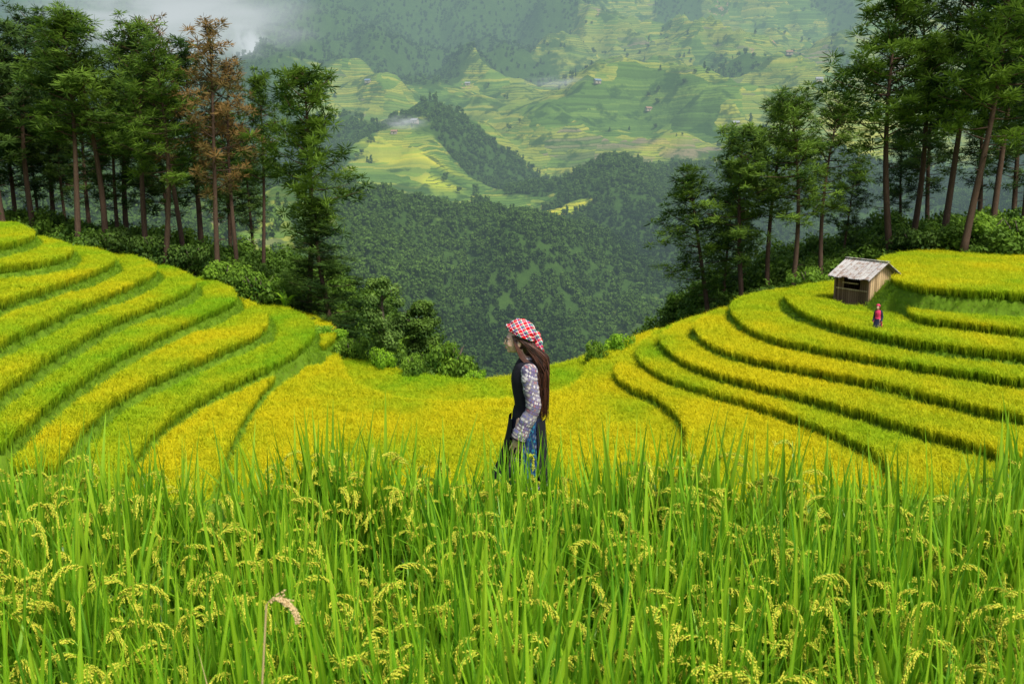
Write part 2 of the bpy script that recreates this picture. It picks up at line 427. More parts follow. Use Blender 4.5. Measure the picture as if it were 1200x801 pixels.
def land(X, Y):
    ax = X / Y * F_PX + 600
    n = fbm(X * .004, Y * .003, 77, 4)
    c = .12 + (n - .5) * .9
    c = c + .72 * sstep(540, 680, ax + (n - .5) * 200) * sstep(1350, 1600, Y) * (1 - .8 * sstep(2500, 3000, Y) * (1 - sstep(640, 760, ax)))
    c = c + .42 * sstep(380, 430, ax) * (1 - sstep(600, 700, ax)) * sstep(1150, 1300, Y) * (1 - sstep(1900, 2300, Y))
    c = c - .9 * np.clip(fbm(X * .007, Y * .0035, 177, 3) - .56, 0, 1) * 4
    for (x, y, rx, ry, a) in PATCH:
        c = c + a * np.exp(-(((X - x) / rx) ** 2 + ((Y - y) / ry) ** 2) ** 1.5)
    return np.clip(c, 0, 1)
PATCH = []
for px, py, rpx, ry, a in [(500, 185, 110, 100, .6), (430, 120, 90, 150, .7), (530, 218, 50, 60, 1.), (600, 246, 85, 26, 1.2), (450, 215, 50, 60, .6), (735, 165, 70, 90, 1.),
                           (560, 90, 80, 200, .5), (720, 235, 70, 120, -1.2), (620, 205, 40, 60, -.3), (500, 30, 130, 300, -.8), (860, 150, 120, 200, .4), (330, 250, 80, 100, .6), (250, 240, 80, 100, .5)]:
    x, y, z = far_hit(px, py); PATCH.append((x, y, rpx * y / F_PX, ry, a))
cult = land(FX, FY); dirt = np.zeros_like(cult); gold = np.zeros_like(cult)
for px, py, rpx, ry in [(905, 45, 14, 40), (880, 60, 10, 25), (960, 48, 12, 25), (545, 103, 10, 30), (850, 8, 25, 30), (930, 75, 6, 40), (700, 12, 10, 30)]:
    x, y, z = far_hit(px, py); dirt = dirt + .75 * np.exp(-(((FX - x) / (rpx * y / F_PX)) ** 2 + ((FY - y) / ry) ** 2))
GOLD = [(517, 217, 24, 26, 1.5), (500, 184, 60, 18, .8), (640, 254, 52, 16, 1.6), (450, 170, 30, 18, .6), (770, 175, 40, 35, .6), (1000, 172, 40, 60, .6)]
for px, py, rpx, ry, ga in GOLD:
    x, y, z = far_hit(px, py); q = ga * np.exp(-((((FX - x) / (rpx * y / F_PX)) ** 2 + ((FY - y) / ry) ** 2)) ** 2)
    q = q * (.6 + .8 * fbm(FX * .03, FY * .03, 99, 3)); gold = np.maximum(gold, q); cult = np.maximum(cult, np.clip(q * 1.3, 0, 1))
jj = (np.arange(nd_ - 1)[:, None] * na_ + np.arange(na_ - 1)[None, :]).ravel()
fm = fastmesh('mountain_terrain', np.stack([FX, FY, FZ], 1), np.stack([jj, jj + 1, jj + na_ + 1, jj + na_], 1), M_far)
for nm, d in (('cult', cult), ('dirt', dirt), ('gold', gold)):
    fm.attributes.new(nm, 'FLOAT', 'POINT').data.foreach_set('value', d.astype(np.float32))
tag(link('mountains', fm), 'hazy mountain slopes with distant terraces and forest across the valley', 'mountain', kind='structure')

# ---------------------------------------------------------------- proto plants
def blade(g, base, az, h, lean, bend, droop, w, segs, r, mi=0, fold=False, twist=None, hs=1.0):
    d = Vector((math.cos(az), math.sin(az), 0)); tw = az + PI / 2 + (twist if twist is not None else rnd.uniform(-.7, .7))
    sd = Vector((math.cos(tw), math.sin(tw), 0)); vs = []; hv = []; ac = []; fs = []
    for i in range(segs + 1):
        s = i / segs
        p = Vector(base) + d * (lean * s + bend * s * s * s) * h + Vector((0, 0, h * (s - droop * s ** 3)))
        ww = w * .5 * (min(1, .45 + s * 2) * (1 - s ** 2.6) + .02)
        if fold:
            vs += [p - sd * ww, p - Vector((d.x, d.y, 0)) * ww * .35 - Vector((0, 0, ww * .2)), p + sd * ww]; hv += [s * hs] * 3; ac += [0, 1, 0]
        else:
            vs += [p - sd * ww, p + sd * ww]; hv += [s * hs] * 2; ac += [0, 0]
    k = 3 if fold else 2
    for i in range(segs):
        for j in range(k - 1): fs.append((i * k + j, i * k + j + 1, (i + 1) * k + j + 1, (i + 1) * k + j))
    g.add(vs, fs, r, hv, ac, mi)
def tuft_far(seed):
    g = G()
    for i in range(15):
        a = rnd.uniform(0, 2 * PI); b = (rnd.gauss(0, .045), rnd.gauss(0, .045), -.02)
        blade(g, b, a, rnd.uniform(.5, .66), rnd.uniform(.03, .16), rnd.uniform(.05, .3), rnd.uniform(.1, .4), .022, 3, rnd.random() * .7, hs=.95)
    for i in range(9):
        a = rnd.uniform(0, 2 * PI); b = (rnd.gauss(0, .05), rnd.gauss(0, .05), .1)
        blade(g, b, a, rnd.uniform(.45, .56), rnd.uniform(.03, .12), rnd.uniform(.2, .4), rnd.uniform(.3, .6), .034, 4, rnd.uniform(.7, 1), hs=1)
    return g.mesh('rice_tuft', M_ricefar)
def grass_tuft(seed, h=.26, n=14, mat=None, w=.02):
    g = G()
    for i in range(n):
        a = rnd.uniform(0, 2 * PI); b = (rnd.gauss(0, .09), rnd.gauss(0, .09), -.03)
        blade(g, b, a, rnd.uniform(.5, 1.1) * h, rnd.uniform(.1, .5), rnd.uniform(.2, .6), rnd.uniform(.1, .5), w, 2, rnd.random())
    return g.mesh('grass_tuft', mat or M_grass)
def grain(g, p, d, L, w, r, mi):
    d = d.normalized(); a = d.cross(Vector((.3, .5, .81))).normalized(); b = d.cross(a)
    vs = [p]
    for q, k in ((.3, 1.), (.7, .9)):
        for j in range(4):
            t = j * PI / 2 + q; vs.append(p + d * L * q + (a * math.cos(t) + b * math.sin(t)) * w * k)
    vs.append(p + d * L)
    fs = []
    for j in range(4):
        fs += [(0, 1 + j, 1 + (j + 1) % 4), (1 + j, 5 + j, 5 + (j + 1) % 4, 1 + (j + 1) % 4), (9, 5 + (j + 1) % 4, 5 + j)]
    g.add(vs, fs, r, mi=mi)
def panicle(g, base, az, h, mi_s, mi_g, dens=1., rr=(0, 1), L=None, gk=1.):
    d = Vector((math.cos(az), math.sin(az), 0)); L = L or rnd.uniform(.13, .19)
    stem_top = Vector(base) + d * h * .08 + Vector((0, 0, h))
    pts = [Vector(base), Vector(base) + d * h * .03 + Vector((0, 0, h * .5)), stem_top]
    dr = rnd.uniform(.85, 1.3); p = stem_top.copy(); ang = PI / 2 - .3
    N = 9; rach = [p.copy()]
    for i in range(N):
        ang -= dr * (2.4 / N); p = p + (d * math.cos(ang) + Vector((0, 0, math.sin(ang)))) * (L / N); rach.append(p.copy())
    tube(g, pts + rach[1:], [.0024] * 3 + [.0013] * N, 4, .6, mi_s, False)
    side = Vector((-d.y, d.x, 0))
    for i in range(1, N + 1):
        q = rach[i]; t = (rach[i] - rach[i - 1]).normalized()
        for b in range(3):
            bd = (t + side * rnd.uniform(-.45, .45) + Vector((0, 0, -.5)) + d * rnd.uniform(-.25, .25)).normalized()
            bl = rnd.uniform(.026, .046) * (1.1 - .5 * i / N); m = int(6 * dens)
            for k in range(m):
                pp = q + bd * bl * (k + .6) / m + Vector((0, 0, -.012 * (k / m) ** 2))
                gd = (bd + Vector((rnd.uniform(-.5, .5), rnd.uniform(-.5, .5), rnd.uniform(-.7, .15)))).normalized()
                grain(g, pp, gd, rnd.uniform(.0085, .0105) * gk, .0025 * gk, rnd.uniform(*rr), mi_g)
def fg_plant(seed):
    g = G()
    for i in range(9):
        a = rnd.uniform(0, 2 * PI); b = (rnd.gauss(0, .04), rnd.gauss(0, .04), 0); tall = rnd.random()
        blade(g, b, a, .77 + .34 * tall ** 1.4, rnd.uniform(.0, .15), rnd.uniform(.0, .2) * (1.3 - tall), rnd.uniform(0, .1) * (1.4 - tall), rnd.uniform(.021, .034), 10, rnd.random(), 0, True)
    for i in range(4):
        a = rnd.uniform(0, 2 * PI); b = (rnd.gauss(0, .04), rnd.gauss(0, .04), .2)
        blade(g, b, a, rnd.uniform(.45, .7), rnd.uniform(.1, .3), rnd.uniform(.2, .6), rnd.uniform(.1, .5), rnd.uniform(.018, .026), 10, rnd.random() * .6, 0, True)
    for i in range([2, 2, 1, 4, 2][seed % 5]):
        panicle(g, (rnd.gauss(0, .05), rnd.gauss(0, .05), 0), rnd.uniform(0, 2 * PI), rnd.uniform(.6, .82), 0, 1)
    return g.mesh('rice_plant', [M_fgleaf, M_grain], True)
FARP = [tuft_far(i) for i in range(6)]
FGP = [fg_plant(i) for i in range(15)]
GRP = [grass_tuft(i) for i in range(4)]

# ---------------------------------------------------------------- rice on terraces
sp = .142
gx, gy = np.meshgrid(np.arange(-38, 38, sp), np.arange(24.2, 66, sp))
gx = gx.ravel() + nr.uniform(-.07, .07, gx.size); gy = gy.ravel() + nr.uniform(-.07, .07, gy.size)
keep = np.abs(gx) < .53 * gy + 2.5; gx = gx[keep]; gy = gy[keep]
Z, lev = ground(gx, gy, True)
titab = np.array([p[1] for p in POLY])
ok = (lev >= 0)
hutx, huty = 17.0, 47.7
ok &= ~((np.abs(gx - hutx) < 1.5) & (np.abs(gy - huty) < 1.7))
fields = [('left_terrace_rice', 'L', 'yellow green rice growing on the curved terraces of the left hillside'),
          ('right_terrace_rice', 'R', 'ripening yellow rice on the terraces climbing to the wooden hut at right'),
          ('middle_field_rice', 'M', 'ripe golden rice filling the flat field in the middle behind the walking woman'),
          ('lower_field_rice', 'F', 'greener rice strip at the far rim of the bowl above the valley')]
kinds = np.array([p[3] for p in POLY])
for nm, kd, lb in fields:
    s = np.where(ok & (kinds[np.maximum(lev, 0)] == kd))[0]
    x = gx[s]; y = gy[s]; z = Z[s]
    ti = titab[lev[s]] + (fbm(x * .45, y * .3, 50 + ord(kd), 4) - .5) * 1.25 + nr.uniform(-.12, .12, len(s))
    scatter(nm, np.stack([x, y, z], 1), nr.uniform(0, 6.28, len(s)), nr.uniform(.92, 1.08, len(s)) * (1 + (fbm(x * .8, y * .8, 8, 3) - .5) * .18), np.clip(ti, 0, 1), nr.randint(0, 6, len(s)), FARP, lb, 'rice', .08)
s = np.where((~ok) & (gy < 60) & (nr.rand(len(gx)) < .75))[0]
x = gx[s]; y = gy[s]
scatter('bank_grass', np.stack([x, y, Z[s]], 1), nr.uniform(0, 6.28, len(s)), nr.uniform(.4, 1.2, len(s)), np.clip(fbm(x * .5, y * .5, 90, 3) + nr.uniform(-.3, .3, len(s)), 0, 1), nr.randint(0, 4, len(s)), GRP, 'green grass and weeds on the banks between the rice terraces', 'grass', .3)
# foreground rice
n = 1700
fy = nr.uniform(1.45, 4.75, n); fx = nr.uniform(-1, 1, n) * (.56 * fy + .5)
edge = 4.35 + (fbm(fx * 1.2, fx * 0, 33, 3) - .5) * .9
sel = (nr.rand(n) < (.56 * fy + .5) / 3.05) & (fy < edge)
fx = fx[sel]; fy = fy[sel]
fz = base_h(fx, np.minimum(fy, 4.55)) - .05
fs_ = nr.uniform(.84, 1.02, len(fx)) * (1 + (fbm(fx * 1.6, fy * 1.6, 12, 3) - .5) * .24) * np.where(nr.rand(len(fx)) < .08, 1.08, 1.)
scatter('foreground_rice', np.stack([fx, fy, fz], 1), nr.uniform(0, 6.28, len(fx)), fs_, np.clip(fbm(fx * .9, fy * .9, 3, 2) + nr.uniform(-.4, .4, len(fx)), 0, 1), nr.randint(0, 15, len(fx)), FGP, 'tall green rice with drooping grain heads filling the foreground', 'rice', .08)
n = 2200
px_ = nr.uniform(-6, 6, n); py_ = nr.uniform(4.9, 9, n)
scatter('path_grass', np.stack([px_, py_, base_h(px_, py_)], 1), nr.uniform(0, 6.28, n), nr.uniform(.3, .7, n), nr.uniform(.2, 1, n), nr.randint(0, 4, n), GRP, 'short grass on the bund where the woman walks', 'grass', .3)
p = at_y(262, 704, 1.95)
e = empty('dry_rice_head', (p.x, p.y, -2.1), 0, 'dry straw coloured rice head standing in the left foreground rice', 'rice')
g = G(); rnd.seed(3); panicle(g, (0, 0, 0), -.2, p.z + 2.1, 0, 0, 1.1, (0, 1), .075, .85); g.build('grain_head', M_straw, e, True)
g = G(); blade(g, (.01, 0, .2), 2.4, p.z + 1.85, .05, .1, .1, .01, 8, .4, 0, True); g.build('dry_leaf', M_straw, e, True)

# ---------------------------------------------------------------- pines
def puff(g, c, R, n, r, flat=.7, w=.055):
    for i in range(n):
        d = Vector((rnd.gauss(0, 1), rnd.gauss(0, 1), rnd.gauss(.25, .8))).normalized()
        a = d.cross(Vector((rnd.random(), rnd.random(), rnd.random() + .1))).normalized() * w * .5 * rnd.uniform(.7, 1.3)
        s = Vector(c) + d * R * rnd.uniform(.1, .4); e = Vector(c) + Vector((d.x, d.y, d.z * flat)) * R * rnd.uniform(.7, 1.15)
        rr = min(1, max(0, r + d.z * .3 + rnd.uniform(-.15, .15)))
        g.add([s - a, s + a, e + a * .5, e - a * .5], [(0, 1, 2, 3)], rr)
def pine(seed, H=14., cb=.35, L=2.6, nl=46, dense=1., conic=False):
    rnd.seed(seed); gt = G(); gc = G()
    ph = rnd.uniform(0, 6); bx = rnd.uniform(.15, .5)
    def ax(f): return Vector((math.sin(f * 3 + ph) * bx - math.sin(ph) * bx, math.cos(f * 2.5 + ph) * bx - math.cos(ph) * bx, f * H))
    K = 14; tube(gt, [ax(i / K) for i in range(K + 1)], [(.145 * (1 - i / K) ** .8 + .02) * (1.25 if i == 0 else 1) for i in range(K + 1)], 9)
    for i in range(4):
        f = rnd.uniform(cb * .5, cb); a = rnd.uniform(0, 6.28); tube(gt, [ax(f), ax(f) + Vector((math.cos(a) * .5, math.sin(a) * .5, .1))], [.03, .01], 4, cap=False)
    for i in range(nl):
        f = cb + (1 - cb) * ((i + rnd.random()) / nl) ** .9
        q = (f - cb) / (1 - cb)
        if conic: ll = L * (1 - q) ** .8 + .3
        else: ll = L * (math.sin(min(1, q * 1.25 + .28) * PI * .62) * .95) * (1 - q ** 3 * .65)
        ll *= rnd.uniform(.45, 1.25)
        az = i * 2.4 + rnd.uniform(-.8, .8); el = rnd.uniform(-.2, .5) + q * .6
        d = Vector((math.cos(az) * math.cos(el), math.sin(az) * math.cos(el), math.sin(el)))
        p0 = ax(f); pts = [p0 + d * ll * t + Vector((0, 0, .18 * ll * (t * t - t))) for t in (0, .35, .7, 1)]
        tube(gt, pts, [.045, .03, .02, .01], 5, cap=False)
        base = rnd.uniform(.1, .85)
        m = max(3, int(7 * dense * (ll / 2)))
        for k in range(m):
            t = 1 - .74 * (k / m) * rnd.uniform(.8, 1.1)
            c = p0 + d * ll * t + Vector((rnd.gauss(0, .24), rnd.gauss(0, .24), rnd.gauss(.08, .27))) * (ll / 2)
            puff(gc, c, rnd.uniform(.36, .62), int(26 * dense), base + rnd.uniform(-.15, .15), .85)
    for k in range(6): puff(gc, ax(1) + Vector((rnd.gauss(0, .2), rnd.gauss(0, .2), -k * .2)), .45, 26, .6)
    return gt.mesh('pine_trunk', M_bark, True), gc.mesh('pine_crown', M_pine)
PV = [pine(1, 14, .33, 3.0, 46, 1.2), pine(2, 14, .40, 2.9, 43, 1.15), pine(3, 14, .49, 2.7, 37, 1.15), pine(4, 14, .26, 2.7, 50, 1.1), pine(5, 14, .42, 3.1, 39, 1.2), pine(6, 14, .08, 2.1, 64, 1.3, conic=True),
      pine(7, 14, .36, 2.4, 36, .85), pine(8, 14, .42, 2.4, 32, .8)]
def variant(me, mat):
    m = me.copy(); m.materials[0] = mat; return m
CRN = {'g': [p[1] for p in PV], 'd': [variant(p[1], M_pined) for p in PV], 'b': [variant(p[1], M_pineb) for p in PV]}
rnd.seed(99)
def put_pine(px, toppy, Y, v, c, label, wid=1., lean=0, group=None):
    x = (px - 600) / F_PX * Y
    z0 = gz(x, Y) - .15; zt = at_y(px, toppy, Y).z
    k = (zt - z0) / 14.
    o = empty('pine_tree', (x, Y, z0), 0, label, 'tree', group)
    o.scale = (k * wid, k * wid, k)
    o.rotation_euler = (rnd.uniform(-.05, .05), rnd.uniform(-.04, .04), rnd.uniform(0, 6.28)) if not lean else (0, lean, 0)
    link('trunk', PV[v][0], o); link('crown', CRN[c][v], o)
GL = 'pines of the left grove'; GR = 'pines of the right grove'
lp = [
 (-25, 30, 66, 4, 'd', 'dark pine cut by the left picture edge'),
 (8, 22, 67, 0, 'd', 'dark tall pine nearest the left picture edge'),
 (42, 18, 70, 1, 'd', 'tallest dark pine in the far left of the left grove'),
 (92, 28, 64, 2, 'g', 'pine with long bare trunk above the top left terrace'),
 (66, 50, 76, 3, 'd', 'pine in the back row of the left grove behind the bare trunk'),
 (124, 26, 66, 4, 'g', 'broad green pine rising left of the brown pines'),
 (150, 50, 72, 1, 'd', 'shaded pine between the broad green pine and the brown pines'),
 (172, 34, 64, 2, 'g', 'green pine directly left of the brown pines'),
 (192, 62, 62, 1, 'g', 'slim green pine in front of the brown pines'),
 (216, 32, 66, 7, 'b', 'reddish brown pine, leftmost of the three brown ones'),
 (254, 36, 61, 6, 'b', 'tall reddish brown pine with bare trunk, middle of the brown ones'),
 (236, 66, 70, 3, 'd', 'green pine behind the two brown pines'),
 (278, 80, 62, 7, 'b', 'thin brown pine, rightmost of the three brown ones'),
 (307, 96, 66, 2, 'g', 'green pine right of the brown pines'),
 (358, 86, 58, 0, 'g', 'lone green pine with spreading crown at the right end of the left grove'),
 (22, 70, 74, 3, 'd', 'half hidden dark pine low in the far left of the left grove'),
 (108, 80, 78, 3, 'd', 'dark pine filling the back row behind the broad green pine'),
 (140, 110, 70, 3, 'd', 'low branched dark pine left of the brown pines'),
 (-5, 100, 72, 3, 'd', 'low dark pine at the very left edge of the grove'),
 (200, 100, 78, 3, 'd', 'dark back row pine behind the leftmost brown pine'),
 (80, 120, 74, 3, 'd', 'short dark pine between the bare trunks at far left'),
 (270, 135, 76, 3, 'd', 'dark back row pine behind the middle brown pine'),
 (48, 120, 78, 3, 'd', 'short dark pine under the tallest dark pine'),
 (172, 130, 76, 3, 'd', 'short dark pine under the green pine left of the brown ones'),
 (298, 160, 76, 3, 'd', 'short dark back row pine at the right end of the grove wall'),
]
for a in lp: put_pine(a[0], a[1], a[2], a[3], a[4], a[5], group=GL, wid=(rnd.uniform(1.12, 1.32) if a[4] != 'b' else 1.0) * (.8 if a[0] == 307 else 1))
put_pine(388, 235, 56, 5, 'd', 'low dark conical pine standing at the foot of the lone green pine', wid=2.0, group=GL)
rp = [
 (836, 205, 62, 3, 'g', 'small leaning pine at the left tip of the right grove', 1.5, -.12),
 (874, 150, 60, 0, 'g', 'bushy pine left of the grey trunked pines above the hut', 1.3, 0),
 (902, 122, 63, 4, 'g', 'full pine behind the slim tall pine left of the hut', 1.2, 0),
 (929, 118, 58, 1, 'g', 'slim pine with pale straight trunk left of the hut', 1.25, 0),
 (965, 122, 60, 1, 'g', 'pine with bare trunk directly behind the hut', 1.2, 0),
 (988, 200, 66, 3, 'd', 'low dark pine filling the gap behind the hut roof', 1.3, 0),
 (850, 238, 66, 3, 'd', 'low dark pine behind the small leaning pine', 1.6, 0),
 (1045, -10, 62, 4, 'g', 'tall pine whose crown leans out left above the hut', 1.2, -.05),
 (1068, 0, 66, 1, 'd', 'tall dark pine right of the leaning crown', 1.2, 0),
 (1104, -25, 63, 2, 'd', 'very tall dark pine cut by the top edge, leftmost of the far right pines', 1.2, 0),
 (1128, -35, 58, 1, 'g', 'very tall pine with reddish straight trunk above the top right terrace', 1.2, .015),
 (1160, -15, 66, 4, 'd', 'dark pine second from the right picture edge', 1.2, 0),
 (1196, -30, 60, 1, 'd', 'dark pine at the right picture edge', 1.2, 0),
 (1085, 90, 74, 3, 'd', 'low dark pine in the back row of the tall right pines', 1.4, 0),
 (1145, 70, 74, 3, 'd', 'half height dark pine behind the reddish trunk', 1.4, 0),
 (1185, 60, 76, 3, 'd', 'dark back row pine near the right picture edge', 1.4, 0),
 (1055, 160, 76, 3, 'd', 'short dark pine right of the hut in the back row', 1.5, 0),
]
for a in rp: put_pine(a[0], a[1], a[2], a[3], a[4], a[5], wid=a[6], lean=a[7], group=GR)

# ---------------------------------------------------------------- shrubs and broadleaf trees
def leafball(g, c, R, n, ls, base):
    for i in range(n):
        d = Vector((rnd.gauss(0, 1), rnd.gauss(0, 1), rnd.gauss(0, 1))).normalized()
        rr = rnd.uniform(.55, 1.05) if rnd.random() < .8 else rnd.uniform(.1, .6)
        p = Vector(c) + Vector((d.x * R[0], d.y * R[1], d.z * R[2])) * rr
        nrm = (d + Vector((rnd.gauss(0, .5), rnd.gauss(0, .5), rnd.gauss(.3, .5)))).normalized()
        a = nrm.cross(Vector((rnd.random(), rnd.random(), .2))).normalized(); b = nrm.cross(a)
        s = ls * rnd.uniform(.6, 1.3)
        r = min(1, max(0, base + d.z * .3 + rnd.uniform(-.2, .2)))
        g.add([p - a * s * .5, p + b * s * .32, p + a * s * .5, p - b * s * .32], [(0, 1, 2, 3)], r)
def bush(seed, R=1., H=1., lobes=10, n=220, ls=.14):
    rnd.seed(seed); g = G()
    for i in range(lobes):
        a = rnd.uniform(0, 6.28); q = rnd.uniform(0, .75) * R; z = rnd.uniform(.15, .8) * H * (1 - .3 * q / R)
        rr = rnd.uniform(.22, .42) * R
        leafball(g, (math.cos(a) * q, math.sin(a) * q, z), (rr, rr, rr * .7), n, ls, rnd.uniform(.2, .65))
    gs = G()
    for i in range(7):
        a = rnd.uniform(0, 6.28); q = rnd.uniform(.2, .6) * R
        tube(gs, [(0, 0, -.1), (math.cos(a) * q * .4, math.sin(a) * q * .4, H * .4), (math.cos(a) * q, math.sin(a) * q, H * .75)], [.035, .025, .01], 5)
    return gs.mesh('stem', M_barkg, True), g
BS = [bush(i + 20, 1, 1., 16, 240, .10) for i in range(4)]
BM = [(s, g.mesh('foliage', M_shrub), g.mesh('foliage', M_shrubd), g.mesh('foliage', M_bright)) for s, g in BS]
def put_bush(px, py, Y, w, h, v, m, label, name='shrub'):
    x = (px - 600) / F_PX * Y; z = gz(x, Y)
    if py: h = max(.5, (at_y(px, py, Y).z - z) / 1.0)
    o = empty(name, (x, Y, z - .05), rnd.uniform(0, 6.28), label, 'shrub'); o.scale = (w, w, h)
    link('stem', BM[v][0], o); link('foliage', BM[v][m], o)
rnd.seed(5)
for a in [
 (526, 388, 44.5, 1.3, 2, 0, 1, 'round green bush on the valley rim left of the woman'),
 (482, 408, 44.2, .8, 1.8, 1, 1, 'small green bush left of the round rim bush'),
 (443, 402, 45.5, .8, 1.8, 2, 3, 'low bush under the small broadleaf tree'),
 (408, 388, 48, 1.1, 1.9, 3, 1, 'green bush at the foot of the dark conical pine'),
 (378, 376, 50, 1.1, 1.5, 0, 3, 'bright green bush at the right end of the left terraces'),
 (300, 0, 58, 1.8, 2.2, 2, 1, 'leafy bush under the brown pines'),
 (262, 0, 60, 2.0, 2.2, 3, 1, 'green bush behind the tip of the left terraces'),
 (225, 0, 62, 2.0, 2.4, 1, 2, 'dark bush between the trunks of the left grove'),
 (180, 0, 63, 2.0, 2.6, 0, 2, 'dark bush behind the fourth left terrace tip'),
 (135, 0, 64, 2.0, 2.4, 2, 2, 'dark bush behind the third left terrace tip'),
 (698, 394, 46, .6, 1.0, 1, 1, 'little bush on the valley rim right of the woman'),
 (728, 385, 48, .9, .9, 2, 3, 'bright low bush left of the right terraces'),
 (826, 0, 56, 1.6, 1.8, 3, 2, 'dark bush under the small leaning pine'),
 (862, 0, 56, 1.6, 1.5, 0, 1, 'green bush under the bushy pine of the right grove'),
 (905, 0, 57, 1.4, 1.5, 1, 2, 'dark bush left of the hut'),
 (950, 0, 57, 1.4, 1.8, 2, 1, 'green bush just behind the hut'),
 (1150, 0, 60, 2.4, 2.6, 3, 1, 'large green bush above the top right terrace'),
 (1195, 0, 59, 2.0, 2.4, 0, 1, 'green bush at the right picture edge above the top terrace'),
 (1075, 0, 61, 2.2, 2.2, 1, 2, 'dark bush under the tall right pines'),
 (556, 428, 43.5, .6, .8, 3, 3, 'tiny bright shrub on the rim just left of the woman'),
]: put_bush(*a)
def round_tree(px, Y, toppy, wid, label, m, lo=.3):
    x = (px - 600) / F_PX * Y; z = gz(x, Y); H = at_y(px, toppy, Y).z - z
    gt = G(); gc = G()
    tube(gt, [(0, 0, -.2), (.05, 0, H * .4), (-.05, .05, H * .7), (0, 0, H * .92)], [.14, .11, .07, .02], 8)
    for i in range(9):
        a = rnd.uniform(0, 6.28); f = rnd.uniform(.35, .8)
        tube(gt, [(0, 0, H * f), (math.cos(a) * wid * .3, math.sin(a) * wid * .3, H * (f + .08)), (math.cos(a) * wid * .65, math.sin(a) * wid * .65, H * (f + .12))], [.05, .03, .01], 5)
    for i in range(40):
        f = rnd.uniform(lo, .92); u_ = (f - lo) / (1 - lo); rad = wid * math.sin(min(1, u_ + .22) * PI * .8) ; a = rnd.uniform(0, 6.28); q = rnd.uniform(.1, .8) * rad
        R = rnd.uniform(.22, .38) * wid
        leafball(gc, (math.cos(a) * q, math.sin(a) * q, H * f), (R, R, R * .85), 240, .13, rnd.uniform(.15, .85))
    o = empty('broadleaf_tree', (x, Y, z), 0, label, 'tree')
    gt.build('trunk', M_barkg, o, True); gc.build('crown', m, o)
round_tree(447, 46.5, 318, 1.25, 'small grey green broadleaf tree on the rim beside the dark conical pine', M_shrubm)
round_tree(490, 47, 346, 1.1, 'smaller broadleaf tree just left of the round rim bush', M_shrubd, .4)
def broad_plant(px, Y, label):
    x = (px - 600) / F_PX * Y; g = G(); z = gz(x, Y)
    for i in range(11):
        a = rnd.uniform(0, 6.28); blade(g, (0, 0, .2), a, rnd.uniform(1.1, 1.7), rnd.uniform(.1, .4), rnd.uniform(.3, .8), rnd.uniform(.1, .5), .26, 8, rnd.random(), 0, True)
    o = empty('broad_leaved_plant', (x, Y, z), 0, label, 'plant'); g.build('leaves', M_bright, o, True)
    g2 = G(); tube(g2, [(0, 0, -.1), (0, 0, .5)], [.08, .05], 7); g2.build('stem', M_bright, o, True)
broad_plant(333, 56, 'bright broad leaved plant in front of the left grove')
broad_plant(318, 57.5, 'second broad leaved plant, left of the brighter one')
def mini_bush(seed):
    rnd.seed(seed); g = G()
    for i in range(6):
        a = rnd.uniform(0, 6.28); leafball(g, (math.cos(a) * .5, math.sin(a) * .5, rnd.uniform(.2, .9)), (.5, .5, .4), 60, .2, rnd.uniform(.2, .7))
    return g.mesh('mini_bush', M_under)
MB = [mini_bush(i + 60) for i in range(4)]
n = 3800
x = nr.uniform(-60, 60, n); y = nr.uniform(50, 100, n)
Zb, lv = ground(x, y, True)
k = (lv == -1) & (np.abs(x) < .6 * y + 3) & ((y > 56) | (fbm(x * .2, y * .2, 4, 2) > .45))
x = x[k]; y = y[k]; Zb = Zb[k]
scatter('undergrowth', np.stack([x, y, Zb - .1], 1), nr.uniform(0, 6.28, len(x)), nr.uniform(.6, 1.5, len(x)), nr.rand(len(x)), nr.randint(0, 4, len(x)), MB, 'dark undergrowth of bushes beneath and behind the pine groves', 'undergrowth', .1)
def far_tree(seed):
    rnd.seed(seed); g = G(); H = 11.
    if seed % 2:
        for i in range(7):
            f = i / 7; leafball(g, (rnd.gauss(0, .4), rnd.gauss(0, .4), 2 + f * (H - 2.5)), (2.6 * (1 - f * .8), 2.6 * (1 - f * .8), 1.2), 26, 1.7, .2 + .5 * f)
    else:
        for i in range(7):
            a = rnd.uniform(0, 6.28); leafball(g, (math.cos(a) * 1.8, math.sin(a) * 1.8, rnd.uniform(4, 8.5)), (2.2, 2.2, 1.8), 26, 1.7, rnd.uniform(.2, .7))
    tube(g, [(0, 0, -2), (0, 0, H * .8)], [.35, .1], 5, 0.2)
    return g.mesh('far_tree', M_fartree)
FT = [far_tree(i + 80) for i in range(5)]
GX = [far_hit(a[0], a[1]) for a in GOLD[:3]]
def forest(n, y0, y1, s0, s1, thr):
    y = np.sqrt(nr.uniform(y0 * y0, y1 * y1, n)); x = nr.uniform(-.58, .58, n) * y
    c = land(x, y); nz = fbm(x * .02, y * .02, 61, 3)
    k = (c + (nr.rand(n) - .5) * .25 < thr) | ((nz > .64) & (nr.rand(n) < .15))
    for (qx, qy, qz), a in zip(GX, GOLD):
        k &= (((x - qx) / (a[2] * qy / F_PX)) ** 2 + ((y - qy) / a[3]) ** 2) > .9
    x = x[k]; y = y[k]; return x, y, nr.uniform(s0, s1, len(x)), nz[k]
parts = [forest(9000, 110, 620, .6, 1.2, .45), forest(32000, 620, 1500, .5, 1.2, .45), forest(28000, 1500, 3600, .7, 1.4, .4)]
x = np.concatenate([p[0] for p in parts]); y = np.concatenate([p[1] for p in parts]); sc = np.concatenate([p[2] for p in parts]); nz = np.concatenate([p[3] for p in parts])
big = fbm(x * .008, y * .004, 161, 3)
